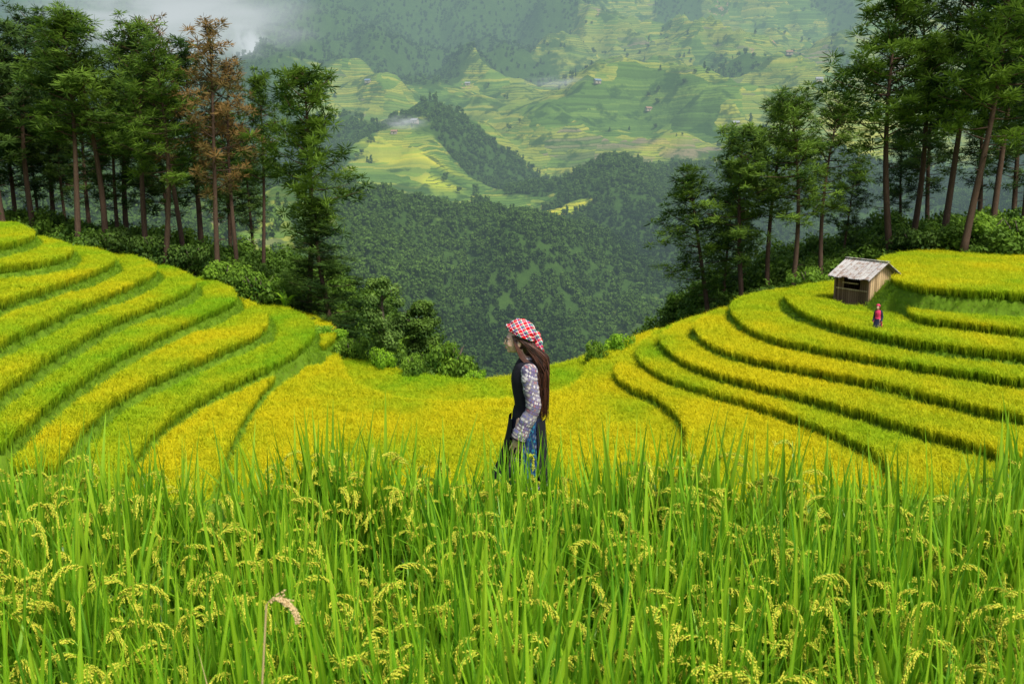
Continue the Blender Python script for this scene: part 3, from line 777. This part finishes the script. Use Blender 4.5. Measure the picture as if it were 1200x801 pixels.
scatter('distant_forest', np.stack([x, y, farH(x, y) - 1], 1), nr.uniform(0, 6.28, len(x)), sc, np.clip((nz - .5) * 1.2 + (big - .5) * 2.2 + .5 + nr.uniform(-.25, .25, len(x)), 0, 1), nr.randint(0, 5, len(x)), FT, 'dark forest covering the ridges across the valley', 'forest', .05)

# ---------------------------------------------------------------- hut
def mat_planks(name, lo, hi):
    t = NT(name); o = t.obj(); x, y, z = t.xyz(o)
    u = t.m('ADD', x, y); b = t.m('MULTIPLY', u, 6.5); fl = t.m('FLOOR', b); fr = t.m('FRACT', b)
    wn = t.n('ShaderNodeTexWhiteNoise', {'W': fl}, noise_dimensions='1D').outputs['Value']
    mp = t.n('ShaderNodeMapping', {'Vector': o, 'Scale': (14, 14, 1.5)}).outputs[0]
    nz = t.noise(2, mp, 5, .6)
    c = t.mix(t.m('ADD', t.m('MULTIPLY', wn, .6), t.m('MULTIPLY', nz, .4)), lo, hi)
    c = t.mix(t.m('LESS_THAN', fr, .11), c, (0.015, 0.01, 0.008))
    return t.done(t.surf(c, .85, .15, nz, .5, .01))
M_pl = mat_planks('weathered_planks', (0.22, 0.15, 0.075), (0.68, 0.5, 0.29))
M_pld = mat_planks('dark_planks', (0.07, 0.04, 0.022), (0.28, 0.17, 0.1))
M_beam = plain('hut_timber', (0.2, 0.13, 0.08), .85)
def mat_roof():
    t = NT('corrugated_roof'); o = t.obj(); x, y, z = t.xyz(o); nz = t.noise(1.6, o, 5, .65); n2 = t.noise(5, o, 4)
    c = t.mix(nz, (0.24, 0.22, 0.21), (0.66, 0.64, 0.61))
    c = t.mix(t.m('MULTIPLY', t.m('GREATER_THAN', n2, .55), .65), c, (0.24, 0.13, 0.075))
    st = t.m('LESS_THAN', t.m('FRACT', t.m('MULTIPLY', x, 2.6)), .12)
    c = t.mix(t.m('MULTIPLY', st, .6), c, (0.1, 0.08, 0.07))
    return t.done(t.surf(c, .6, .3))
M_roof = mat_roof()
hz = gz(hutx, huty) + .12
hut = empty('wooden_hut', (hutx, huty, hz), math.radians(-62), 'small weathered plank hut with grey corrugated roof on the right terraces', 'hut', scale=.88)
L2, W2, WH, RHh = 1.15, .95, 1.45, .62
g = G()
g.add([(L2, -W2, -.5), (L2, W2, -.5), (L2, W2, WH), (L2, 0, WH + RHh - .04), (L2, -W2, WH),
       (L2 - .04, -W2, -.5), (L2 - .04, W2, -.5), (L2 - .04, W2, WH), (L2 - .04, 0, WH + RHh - .04), (L2 - .04, -W2, WH)],
      [(0, 1, 2, 3, 4), (9, 8, 7, 6, 5), (0, 5, 6, 1), (1, 6, 7, 2), (2, 7, 8, 3), (3, 8, 9, 4), (4, 9, 5, 0)])
g.build('gable_wall', M_pl, hut)
g = G()
g.add([(-L2, -W2, -.5), (-L2, W2, -.5), (-L2, W2, WH), (-L2, 0, WH + RHh - .04), (-L2, -W2, WH)], [(4, 3, 2, 1, 0)]); g.build('rear_gable_wall', M_pld, hut)
g = G(); box(g, (0, W2 - .02, WH / 2 - .25), (2 * L2 - .1, .04, WH + .5)); g.build('back_wall', M_pld, hut)
g = G()
box(g, (0, -W2 + .02, .0), (2 * L2 - .1, .04, 1.0)); box(g, (-.83, -W2 + .02, .95), (.45, .04, .9)); box(g, (.8, -W2 + .02, .95), (.5, .04, .9)); box(g, (0, -W2 + .02, 1.36), (1.2, .04, .12))
g.build('side_wall', M_pld, hut)
for i, (sx, sy) in enumerate([(-1, -1), (1, -1), (1, 1), (-1, 1)]):
    q = G(); box(q, (sx * (L2 + .03), sy * (W2 + .03), .42), (.1, .1, 2.04)); q.build('corner_post', M_beam, hut)
g = G(); box(g, (0, -W2 - .03, .56), (2 * L2 - .1, .05, .07)); box(g, (-.1, -W2 - .03, .9), (1.1, .05, .05)); g.build('rail', M_pl, hut)
for sgn in (-1, 1):
    nn = 60; vs = []; fs = []
    for i in range(nn + 1):
        xx = -L2 - .28 + (2 * L2 + .66) * i / nn; dz = .018 * math.sin(i * PI / 1.5)
        ed = .05 * math.sin(int(i / 10) * 2.3)
        y1 = sgn * (W2 + .42 + ed); z1 = WH - (.42 + ed) * RHh / W2 + .05
        vs += [(xx, 0, WH + RHh + .05 + dz), (xx, y1, z1 + dz)]
    for i in range(nn): fs.append((2 * i, 2 * i + 1, 2 * i + 3, 2 * i + 2))
    o = len(vs); vs += [(a, b, c - .03) for a, b, c in vs]
    for i in range(nn): fs.append((o + 2 * i + 2, o + 2 * i + 3, o + 2 * i + 1, o + 2 * i))
    fs.append((2 * nn, 2 * nn + 1, o + 2 * nn + 1, o + 2 * nn)); fs.append((0, o, o + 1, 1))
    q = G(); q.add(vs, fs); ro = q.build('roof_slope', M_roof, hut)
q = G(); box(q, (.05, 0, WH + RHh + .085), (2 * L2 + .7, .16, .03)); q.build('ridge_cap', M_roof, hut)
for sx in (-1, 1):
    q = G()
    for sgn in (-1, 1):
        a = Vector((sx * (L2 + .22), 0, WH + RHh - .03)); b = Vector((sx * (L2 + .22), sgn * (W2 + .36), WH - .36 * RHh / W2 - .03))
        tube(q, [a, b], .03, 5)
    q.build('rafter', M_beam, hut)
# far houses
M_hw = plain('house_wall', (0.42, 0.36, 0.28), .9); M_hr = plain('house_roof', (0.36, 0.36, 0.38), .6); M_hr2 = plain('blue_roof', (0.2, 0.28, 0.4), .6); M_hr3 = plain('rust_roof', (0.34, 0.2, 0.14), .7)
M_dark = plain('dark_opening', (0.02, 0.02, 0.02), .8)
for px, py, k, mr, lb in [(486, 146, 1., M_hr, 'pale farmhouse beside the small smoke plume on the left spur'), (462, 158, .8, M_hr3, 'rust roofed farmhouse left of the small smoke plume'),
                      (431, 97, 1., M_hr2, 'blue roofed farmhouse high behind the lone green pine'), (548, 100, 1., M_hr, 'grey roofed farmhouse near the bare earth cutting'),
                      (862, 147, 1., M_hr, 'grey roofed farmhouse above the slim pine of the right grove'), (925, 66, 1.2, M_hr3, 'rust roofed farmhouse by the red earth road on the right slope'),
                      (960, 96, 1.1, M_hr, 'pale roofed farmhouse left of the tall right pines'), (700, 100, 1.1, M_hr2, 'blue roofed farmhouse in the hazy middle of the far slope'),
                      (760, 132, 1., M_hr3, 'rust roofed farmhouse above the dark wooded hill')]:
    x, y, z = far_hit(px, py)
    h = empty('farmhouse', (x, y, z - .5), rnd.uniform(-.6, .6), lb, 'house', 'farmhouses on the far slopes', k)
    g = G(); box(g, (0, 0, 2), (10, 6, 5)); g.add([(-5, -3, 4.5), (-5, 3, 4.5), (-5, 0, 6.6), (5, -3, 4.5), (5, 3, 4.5), (5, 0, 6.6)], [(0, 2, 1), (3, 4, 5)]); g.build('wall', M_hw, h)
    g = G()
    for s_ in (-1, 1): g.add([(-5.7, 0, 7), (5.7, 0, 7), (5.7, s_ * 4, 4.2), (-5.7, s_ * 4, 4.2)], [(0, 1, 2, 3)])
    g.build('roof', mr, h)
    g = G(); box(g, (0, -3.02, 1.6), (1.2, .1, 2.6)); g.build('door', M_dark, h)

# ---------------------------------------------------------------- people
M_skin = plain('skin', (0.70, 0.45, 0.33), .5, .06, 20, .35, bstr=.05)
def mat_hair():
    t = NT('dark_brown_hair'); r = t.attr('rnd')
    return t.done(t.surf(t.mix(r, (0.014, 0.007, 0.005), (0.12, 0.042, 0.022)), .35, .5))
M_hair = mat_hair()
M_black = plain('black_cloth', (0.012, 0.012, 0.016), .85, .3, 40, .2)
M_lip = plain('lips', (0.45, 0.10, 0.09), .4, .05)
M_eye = plain('eye_dark', (0.015, 0.01, 0.008), .2, .05)
M_eyew = plain('eye_white', (0.7, 0.68, 0.65), .3, .02)
M_frame = plain('spectacle_frame', (0.5, 0.4, 0.25), .3, .1, 10, .5, .8)
M_tassel = plain('red_tassel', (0.62, 0.03, 0.06), .8, .4, 80)
def mat_plaid(name='plaid_cloth', k=1.35):
    t = NT(name); x, y, z = t.xyz(t.obj())
    a = t.m('FRACT', t.m('MULTIPLY', t.m('ADD', x, t.m('MULTIPLY', z, .55)), 11 * k)); b = t.m('FRACT', t.m('MULTIPLY', t.m('ADD', t.m('SUBTRACT', z, t.m('MULTIPLY', x, .55)), t.m('MULTIPLY', y, .5)), 12 * k))
    R_, W_, B_, G_ = (0.72, 0.008, 0.02), (0.85, 0.82, 0.8), (0.006, 0.03, 0.2), (0.0, 0.28, 0.2)
    def st(v): return t.ramp(v, [(0, R_), (.24, W_), (.32, B_), (.52, R_), (.56, G_), (.74, W_), (.81, R_)], 'CONSTANT')
    wv = t.m('FRACT', t.m('MULTIPLY', t.m('ADD', t.m('ADD', x, y), z), 170))
    return t.done(t.surf(t.mix(t.m('MULTIPLY_ADD', t.m('GREATER_THAN', wv, .5), .4, .3), st(a), st(b)), .8, .2, t.noise(220, t.obj(), 2), .3, .003))
def mat_embroid(name, base, cols, k=1., thr=.5):
    t = NT(name); o = t.obj(); x, y, z = t.xyz(o)
    u = t.m('MULTIPLY', t.m('ADD', z, t.m('MULTIPLY', x, .5)), 34 * k); w_ = t.m('MULTIPLY', t.m('SUBTRACT', t.m('ADD', x, y), t.m('MULTIPLY', z, .5)), 46 * k)
    cz = t.m('FLOOR', u); cw = t.m('FLOOR', w_); fu = t.m('ABSOLUTE', t.m('SUBTRACT', t.m('FRACT', u), .5)); fw = t.m('ABSOLUTE', t.m('SUBTRACT', t.m('FRACT', w_), .5))
    dia = t.m('LESS_THAN', t.m('ADD', fu, fw), .46)
    cell = t.n('ShaderNodeTexWhiteNoise', {'Vector': t.n('ShaderNodeCombineXYZ', {0: cw, 1: cz, 2: 3.0}).outputs[0]}, noise_dimensions='3D').outputs['Value']
    w3 = t.n('ShaderNodeTexWhiteNoise', {'W': t.m('ADD', cz, 17.3)}, noise_dimensions='1D').outputs['Value']
    st = [(i / len(cols), c) for i, c in enumerate(cols)]
    band = t.ramp(cell, st, 'CONSTANT'); band2 = t.ramp(w3, st, 'CONSTANT')
    c = t.mix(dia, t.mix(.3, base, band2), band)
    n2 = t.noise(150, o, 3, .7)
    c = t.mix(t.m('MULTIPLY', t.m('GREATER_THAN', n2, .5), .5), c, base)
    return t.done(t.surf(c, .85, .2, t.noise(200, o, 2), .4, .003))
M_plaid = mat_plaid(); M_sleeve = mat_embroid('embroidered_sleeve', (0.10, 0.085, 0.13), [(0.62, 0.6, 0.6), (0.2, 0.15, 0.3), (0.55, 0.5, 0.42), (0.35, 0.14, 0.14), (0.16, 0.16, 0.34), (0.7, 0.67, 0.64)])
M_vest = plain('black_vest', (0.014, 0.013, 0.02), .85, .4, 30, .2)
M_apron = mat_embroid('blue_patterned_apron', (0.012, 0.03, 0.08), [(0.015, 0.12, 0.28), (0.01, 0.03, 0.1), (0.02, 0.2, 0.3), (0.14, 0.16, 0.22), (0.015, 0.07, 0.2)], .8, .35)
def mat_skirt(name, c1, c2):
    t = NT(name); x, y, z = t.xyz(t.obj()); f = t.m('FRACT', t.m('MULTIPLY', z, 9)); ch = t.m('FRACT', t.m('MULTIPLY', t.m('ADD', x, z), 28)); ch2 = t.m('FRACT', t.m('MULTIPLY', t.m('SUBTRACT', x, z), 28))
    d = t.m('MULTIPLY', t.m('LESS_THAN', f, .3), t.m('GREATER_THAN', t.m('ABSOLUTE', t.m('SUBTRACT', ch, ch2)), .45))
    return t.done(t.surf(t.mix(d, c1, c2), .9, .15))
M_skirt = mat_skirt('indigo_skirt', (0.012, 0.016, 0.034), (0.3, 0.28, 0.32))

def loft(rings, n=36, pleat=0, pn=14, closed=True):
    g = G(); vs = []; fs = []
    for j, (cx, cy, z, rx, ry) in enumerate(rings):
        q = j / (len(rings) - 1)
        for k in range(n):
            t = 2 * PI * k / n; m = 1 + pleat * q * math.sin(pn * t)
            vs.append((cx + rx * m * math.cos(t), cy + ry * m * math.sin(t), z))
    for j in range(len(rings) - 1):
        for k in range(n): fs.append((j * n + k, j * n + (k + 1) % n, (j + 1) * n + (k + 1) % n, (j + 1) * n + k))
    g.add(vs, fs); return g
def sm_rings(r, k=4):
    return [tuple(a) for a in catmull(r, k)]
def voxel(g, name, mat, parent, vs=.006, sm=2):
    tmp = link(name, g.mesh(name, mat)); md = tmp.modifiers.new('r', 'REMESH'); md.mode = 'VOXEL'; md.voxel_size = vs; md.use_smooth_shade = True
    s2 = tmp.modifiers.new('s', 'SMOOTH'); s2.factor = .5; s2.iterations = sm
    dg = bpy.context.evaluated_depsgraph_get(); me = bpy.data.meshes.new_from_object(tmp.evaluated_get(dg)); bpy.data.objects.remove(tmp)
    me.name = name
    if not me.materials: me.materials.append(mat)
    me.polygons.foreach_set('use_smooth', [True] * len(me.polygons))
    return link(name, me, parent)
def person(loc, rz, label, P, vs=.006, scale=1.):
    root = empty('person', loc, rz, label, 'person', scale=scale)
    b = G()
    hx = -.075
    ell(b, (hx + .014, 0, 1.508), (.092, .073, .090), 24, 16)
    ell(b, (hx - .030, 0, 1.470), (.058, .060, .075), 20, 14)
    ell(b, (hx - .028, 0, 1.427), (.048, .045, .042), 20, 12)
    ell(b, (hx - .064, 0, 1.402), (.017, .020, .016))
    ell(b, (hx - .060, 0, 1.505), (.027, .052, .022))
    tube(b, [(hx - .080, 0, 1.492), (hx - .089, 0, 1.474), (hx - .102, 0, 1.457), (hx - .100, 0, 1.450)], [.007, .0085, .0095, .008], 10)
    for s in (-1, 1): ell(b, (hx - .090, s * .009, 1.452), (.011, .008, .007))
    ell(b, (hx - .078, 0, 1.427), (.014, .024, .014))
    for s in (-1, 1):
        ell(b, (hx - .055, s * .034, 1.455), (.026, .021, .026))
        ell(b, (hx + .014, s * .076, 1.468), (.017, .009, .029)); ell(b, (hx + .02, s * .081, 1.476), (.011, .006, .016))
    tube(b, [(hx + .03, 0, 1.43), (-.02, 0, 1.36), (-.0, 0, 1.27)], [.046, .045, .058], 14)
    for z, rx, ry in ((1.25, .085, .14), (1.15, .1, .145), (1.03, .09, .125), (.93, .095, .135), (.86, .105, .155)):
        ell(b, (0, 0, z), (rx, ry, .1), 20, 12)
    ell(b, (-.05, 0, 1.16), (.07, .12, .07))
    arms = {}
    for s in (-1, 1):
        sh = Vector((.015, s * .15, 1.26)); el = Vector((.045 if s < 0 else .02, s * .195, .99)); wr = Vector((-.06 if s < 0 else -.07, s * .19, .765))
        tube(b, [sh, (sh + el) / 2, el], [.047, .042, .035], 12); tube(b, [el, (el + wr) / 2, wr], [.035, .031, .023], 12)
        ell(b, sh, (.046, .046, .046)); ell(b, el, (.036, .036, .036)); arms[s] = (sh, el, wr)
        d = (wr - el).normalized(); d = (d + Vector((0, 0, -.4))).normalized(); sd = Vector((0, 1, 0)); nn = d.cross(sd).normalized()
        R3 = Matrix((d, nn, sd)).transposed()
        ell(b, wr + d * .045, (.05, .038, .014), 14, 10, R3)
        for k, (off, ln) in enumerate(((.033, .066), (.012, .074), (-.010, .070), (-.031, .055))):
            r0 = wr + d * .08 + nn * off; cur = -s
            sp_ = nn * off * .25
            p1 = r0 + d * ln * .45 + sd * cur * .006 + sp_; p2 = p1 + (d + sd * cur * .3).normalized() * ln * .3; p3 = p2 + (d + sd * cur * .7).normalized() * ln * .25
            tube(b, [r0 - d * .02, p1, p2, p3], [.0078, .0072, .0068, .0055], 8)
        t0 = wr + d * .02 + nn * .02; tube(b, [t0, t0 + d * .03 + nn * .03, t0 + d * .058 + nn * .042 - sd * s * .006], [.012, .0095, .0075], 8)
        hp = Vector((0, s * .085, .88)); kn = Vector((-.10 if s < 0 else .05, s * .085, .47)); an = Vector((-.12 if s < 0 else .2, s * .08, .09))
        tube(b, [hp, (hp + kn) / 2, kn], [.085, .072, .052], 14); tube(b, [kn, (kn * .6 + an * .4), an], [.05, .05, .032], 14); ell(b, kn, (.052, .052, .052))
        tube(b, [an, an + Vector((-.05, 0, -.045)), an + Vector((-.15, 0, -.06))], [.036, .036, .024], 10); ell(b, an + Vector((.02, 0, -.05)), (.035, .032, .035))
    voxel(b, 'body', M_skin, root, vs)
    for s in (-1, 1):
        g = G(); ell(g, (hx - .076, s * .030, 1.479), (.010, .014, .0065), 12, 8); e = g.build('eye', M_eyew, root, True)
        g = G(); ell(g, (hx - .083, s * .032, 1.479), (.0045, .0065, .0062), 12, 8); g.build('iris', M_eye, e, True)
        g = G(); tube(g, [(hx - .087, s * .014, 1.485), (hx - .087, s * .03, 1.4875), (hx - .076, s * .045, 1.484)], [.0015, .0022, .0015], 6); g.build('eyelash', M_black, root, True)
        g = G(); tube(g, [(hx - .088, s * .012, 1.499), (hx - .089, s * .03, 1.504), (hx - .074, s * .048, 1.500)], [.0022, .003, .0018], 6); g.build('eyebrow', M_black, root, True)
    g = G(); ell(g, (hx - .091, 0, 1.4305), (.0045, .019, .0032), 12, 8); ell(g, (hx - .089, 0, 1.424), (.0055, .016, .0042), 12, 8); g.build('lips', M_lip, root, True)
    if P.get('glasses'):
        g = G()
        for s in (-1, 1):
            c = Vector((hx - .099, s * .031, 1.478)); tube(g, [c + Vector((abs(s * math.cos(t) + 1) * .003, math.cos(t) * .024, math.sin(t) * .021)) for t in np.linspace(0, 2 * PI, 22)], .0015, 5, cap=False)
            tube(g, [c + Vector((.004, s * .024, .004)), (hx - .05, s * .066, 1.484), (hx + .012, s * .079, 1.482)], .0015, 5)
        tube(g, [(hx - .098, -.007, 1.482), (hx - .103, 0, 1.485), (hx - .098, .007, 1.482)], .0015, 5)
        g.build('spectacles', M_frame, root, True)
    g = G()
    ell(g, (hx + .034, 0, 1.498), (.088, .081, .096), 20, 14, rv=.2)
    ell(g, (hx + .075, 0, 1.44), (.05, .07, .09), 20, 14, rv=.2)
    n = P.get('strands', 800)
    for i in range(n):
        a = rnd.uniform(-1, 1); y0 = a * .085; w = rnd.uniform(0, 6)
        x0 = hx + .08 - abs(a) * .055 + rnd.uniform(-.035, .012)
        end = rnd.uniform(.84, 1.16); dep = rnd.uniform(-.055, .032); am = rnd.uniform(.003, .018); pts = []
        for j in range(11):
            q = j / 10; z = 1.50 + (end - 1.50) * q
            bx = x0 + (.15 + dep - x0) * min(1, q * 2.4) ** .8 * (1 - .12 * q) + am * math.sin(q * 7 + w) * q
            pts.append((bx, y0 * (1 - .25 * q) + am * math.sin(q * 8 + w * 2) - .03 * q, z))
        tube(g, pts, [.003, .0034, .0034, .0034, .0032, .003, .003, .0026, .0022, .0016, .0005], 4, rnd.random() ** 1.3, cap=False)
    for i in range(90 if n > 100 else 20):
        s = rnd.choice((-1, 1)); e1 = rnd.uniform(-.015, .03)
        tube(g, [(hx - .035 + rnd.uniform(-.008, .03), s * .068, 1.53), (hx - .012 + e1 * .6, s * .081, 1.45), (hx + .03 + e1, s * .08, 1.36), (.05 + e1, s * .1, 1.26), (.075 + e1 + rnd.uniform(-.01, .01), s * .12, 1.18 - rnd.uniform(0, .1))], [.0025, .003, .003, .0025, .0006], 4, rnd.random() ** 1.3, cap=False)
    g.build('hair', M_hair, root, True)
    g = G(); vs_ = []; fs = []; NR, NS = 24, 64
    for i in range(NR + 1):
        ph = (PI * .56) * i / NR
        for k in range(NS):
            t = 2 * PI * k / NS; dx = math.cos(t)
            wr_ = 1 + .03 * math.sin(5 * t + i * .7) + .04 * math.sin(13 * ph + t * 2) * math.sin(ph)
            v = Vector((math.sin(ph) * dx * .119 * wr_, math.sin(ph) * math.sin(t) * .100 * wr_, math.cos(ph) * .098 * wr_))
            v = Matrix.Rotation(math.radians(24), 3, 'Y') @ v
            vs_.append(v + Vector((hx + .030, 0, 1.549)))
    for i in range(NR):
        for k in range(NS): fs.append((i * NS + k, i * NS + (k + 1) % NS, (i + 1) * NS + (k + 1) % NS, (i + 1) * NS + k))
    g.add(vs_, fs)
    for dz, rr in ((0, .010), (.018, .011)):
        rim = [vs_[NR * NS + k] + Vector((0, 0, dz)) for k in range(NS)] + [vs_[NR * NS] + Vector((0, 0, dz))]
        tube(g, rim, [rr + .003 * math.sin(k * .7) for k in range(NS + 1)], 8)
    ell(g, (hx + .145, 0, 1.515), (.036, .046, .04), 20, 12)
    for (dx, dz, rx, rz_, ro) in ((.165, 1.475, .03, .052, -.35), (.178, 1.43, .022, .05, -.15), (.15, 1.45, .02, .045, .25)):
        ell(g, (hx + dx, rnd.uniform(-.02, .01), dz), (rx, .036, rz_), rot=Matrix.Rotation(ro, 3, 'Y'))
    sc_ = g.build('headscarf', P['scarf'], root, True)
    g = G()
    for i in range(60):
        y0 = rnd.uniform(-.035, .035); z0 = 1.41 + rnd.uniform(-.02, .03); L = rnd.uniform(.05, .12)
        tube(g, [(hx + .175, y0, z0), (hx + .185 + rnd.uniform(-.02, .02), y0 * 1.2, z0 - L * .4), (hx + .188 + rnd.uniform(-.03, .03), y0 * 1.4, z0 - L)], [.004, .004, .002], 5)
    g.build('tassel', P['tassel'], sc_, True)
    R = sm_rings([(-.005, 0, 1.345, .058, .062), (0, 0, 1.32, .075, .10), (0, 0, 1.285, .095, .152), (-.012, 0, 1.19, .112, .156), (-.01, 0, 1.08, .104, .14), (0, 0, .97, .096, .134), (0, 0, .88, .108, .154), (.005, 0, .79, .122, .172)])
    loft(R, 40, .03, 9).build('vest', P['vest'], root, True)
    g = G(); tube(g, [(.06 * math.cos(t), .064 * math.sin(t), 1.345 + (-.03 if math.cos(t) < -.5 else 0)) for t in np.linspace(0, 2 * PI, 22)], .013, 8, cap=False); g.build('collar', P['sleeve'], root, True)
    for s in (-1, 1):
        sh, el, wr = arms[s]; g = G(); d2 = (wr - el).normalized()
        ell(g, sh + Vector((0, -s * .012, .005)), (.066, .06, .06), 24, 14)
        pts = catmull([sh + Vector((0, -s * .01, .0)), sh + Vector((0, s * .008, -.05)), sh * .5 + el * .5, el, el * .45 + wr * .55, wr + d2 * .015], 8)
        nn = len(pts); rad = np.interp(np.linspace(0, 1, nn), [0, .15, .45, .65, .85, 1], [.062, .063, .060, .056, .060, .064])
        rad = [r * (1 + .04 * math.sin(i * .9) + .035 * math.sin(i * 2.3 + s)) for i, r in enumerate(rad)]
        tube(g, pts, rad, 24, cap=False); so = g.build('sleeve', P['sleeve'], root, True)
        g = G(); tube(g, [wr + d2 * .012, wr + d2 * .026], [.066, .066], 20, cap=False); g.build('cuff', P['sash'], so, True)
    loft([(0, 0, .955, .104, .142), (0, 0, .935, .109, .147), (0, 0, .905, .114, .156), (0, 0, .885, .116, .16)], 36).build('sash', P['sash'], root, True)
    R = sm_rings([(0, 0, .92, .106, .15), (.0, 0, .82, .122, .17), (-.005, 0, .65, .138, .19), (-.01, 0, .48, .158, .205), (-.015, 0, .32, .18, .22)])
    loft(R, 120, .07, 16).build('skirt', P['skirt'], root, True)
    def panel(t0, t1, z0, z1, mat, out=.012, flare=.0):
        g = G(); vs = []; fs = []; A, B = 18, 16
        for j in range(B + 1):
            q = j / B; z = z0 + (z1 - z0) * q
            rx = np.interp(z, [.32, .48, .65, .82, .92], [.18, .158, .138, .122, .118]) * 1.09 + out; ry = np.interp(z, [.32, .48, .65, .82, .92], [.22, .205, .19, .18, .165]) * 1.09 + out
            cx = np.interp(z, [.32, .92], [-.015, 0])
            for i in range(A + 1):
                t = t0 + (t1 - t0) * i / A; w = 1 + .05 * math.sin(i * 1.1 + j * .15) * (q + .1)
                vs.append((cx + (rx + flare * q * q) * w * math.cos(t), ry * w * math.sin(t), z + .02 * math.sin(i * .6) * q))
        for j in range(B):
            for i in range(A): fs.append((j * (A + 1) + i, j * (A + 1) + i + 1, (j + 1) * (A + 1) + i + 1, (j + 1) * (A + 1) + i))
        g.add(vs, fs); g.build('apron_panel', mat, root, True)
    panel(-PI / 2 - .2, -PI / 2 + .5, .89, .42, P['apron']); panel(-PI / 2 + .55, -.2, .87, .40, P['back_panel'], .016)
    panel(PI - .6, PI + .65, .88, .36, P['back_panel'], .012, .075)
    for s in (-1, 1):
        kn = Vector((-.10 if s < 0 else .05, s * .085, .47)); an = Vector((-.12 if s < 0 else .2, s * .08, .09))
        g = G(); tube(g, [kn + Vector((0, 0, .03)), kn * .6 + an * .4, an], [.062, .06, .044], 14); g.build('legging', M_black, root, True)
        g = G(); ell(g, an + Vector((-.06, 0, -.05)), (.125, .045, .04)); g.build('shoe', M_black, root, True)
    return root
wx = 18 / F_PX * 7.6
person((wx, 7.6, -2.84), 0, 'woman in red plaid headscarf and embroidered jacket walking left through the rice',
       dict(scarf=M_plaid, tassel=M_tassel, vest=M_vest, back_panel=M_black, sleeve=M_sleeve, sash=M_black, skirt=M_skirt, apron=M_apron, glasses=True), .0045)
M_pink = plain('pink_red_cloth', (0.6, 0.04, 0.12), .8); M_blue = plain('dark_blue_cloth', (0.015, 0.02, 0.05), .85, .4, 20)
yy = 39.9; xx = 434 / F_PX * yy
person((xx, yy, gz(xx, yy)), math.radians(50), 'small figure in dark and pink clothes with red headscarf on the terrace below the hut',
       dict(scarf=M_pink, tassel=M_pink, vest=M_pink, back_panel=M_blue, sleeve=M_blue, sash=M_pink, skirt=M_blue, apron=M_pink, strands=40), .012, .8)

# ---------------------------------------------------------------- haze and smoke
def volmat(name, sigma, col, noise=None):  # emission stands in for daylight scattered by haze and smoke
    t = NT(name)
    if noise is None:
        a = t.n('ShaderNodeVolumeAbsorption', {'Color': (0, 0, 0), 'Density': sigma}).outputs[0]
        e = t.n('ShaderNodeEmission', {'Color': col, 'Strength': sigma}).outputs[0]
    else:
        o = t.obj(); ln = t.n('ShaderNodeVectorMath', {0: o}, operation='LENGTH').outputs['Value']
        fall = t.m('POWER', t.m('SUBTRACT', 1, ln, clamp=True), 1.6); nz = t.noise(noise, o, 4, .6)
        d = t.m('MULTIPLY', t.m('MULTIPLY', fall, t.m('MULTIPLY', t.m('SUBTRACT', nz, .4), 5, clamp=True)), sigma)
        a = t.n('ShaderNodeVolumeAbsorption', {'Color': (0, 0, 0), 'Density': d}).outputs[0]
        e = t.n('ShaderNodeEmission', {'Color': col, 'Strength': d}).outputs[0]
    ad = t.n('ShaderNodeAddShader'); t.t.links.new(a, ad.inputs[0]); t.t.links.new(e, ad.inputs[1])
    t.t.links.new(ad.outputs[0], t.out.inputs['Volume']); return t.mat
g = G(); box(g, (0, 3150, 350), (9000, 6000, 1500))
tag(g.build('valley_haze', volmat('haze_air', .00025, (0.30, 0.43, 0.45))), 'bluish haze filling the valley air', 'haze', kind='structure')
for px, py, rx, rz, sg, lb, cc in [(296, 62, 26, 44, .2, 'dense white smoke plume rising behind the brown pines', 1.0), (200, 22, 190, 60, .03, 'thin drifting smoke veil in the top left corner', .8),
                                   (474, 144, 34, 11, .05, 'small white smoke patch beside the farmhouse on the left spur', .85), (660, 97, 60, 9, .018, 'thin smoke wisp over the middle of the far slope', .75)]:
    x, y, z = far_hit(px, py); y -= rx * 1.2 * y / F_PX; c = at_y(px, py, y); k = y / F_PX
    g = G(); ell(g, (0, 0, 0), (1, 1, 1), 24, 14)
    o = g.build('smoke_plume', volmat('smoke', sg, (cc * .95, cc * .98, cc), 2.6)); o.location = c; o.scale = (rx * k, rx * k * .8, rz * k)
    if px == 296: o.rotation_euler = (0, -.35, 0)
    tag(o, lb, 'smoke', kind='stuff')

# ---------------------------------------------------------------- world, sun, camera
w = bpy.data.worlds.new('World'); S.world = w; w.use_nodes = True; nt = w.node_tree
bg = nt.nodes['Background']; sky = nt.nodes.new('ShaderNodeTexSky'); sky.sky_type = 'NISHITA'; sky.sun_disc = False
sd = Vector((.34, -.48, .81)).normalized()
sky.sun_elevation = math.asin(sd.z); sky.sun_rotation = math.atan2(sd.x, sd.y); sky.dust_density = 3.5; sky.air_density = 1.2
nt.links.new(sky.outputs[0], bg.inputs[0]); bg.inputs[1].default_value = .145
sl = bpy.data.lights.new('sun', 'SUN'); sl.energy = 4.6; sl.angle = math.radians(12); sl.color = (1, .95, .85)
so = bpy.data.objects.new('sun', sl); C.objects.link(so); so.rotation_euler = sd.to_track_quat('Z', 'Y').to_euler(); so.location = (0, -10, 30)
cam = bpy.data.cameras.new('camera'); co = bpy.data.objects.new('camera', cam); C.objects.link(co); S.camera = co
cam.lens = 35; cam.sensor_width = 36; cam.clip_end = 20000; cam.clip_start = .05
co.rotation_euler = (PI / 2 - TH, 0, 0)
cam.dof.use_dof = True; cam.dof.focus_distance = 7.; cam.dof.aperture_fstop = 8
S.view_settings.view_transform = 'Standard'; S.view_settings.look = 'None'; S.view_settings.exposure = 0
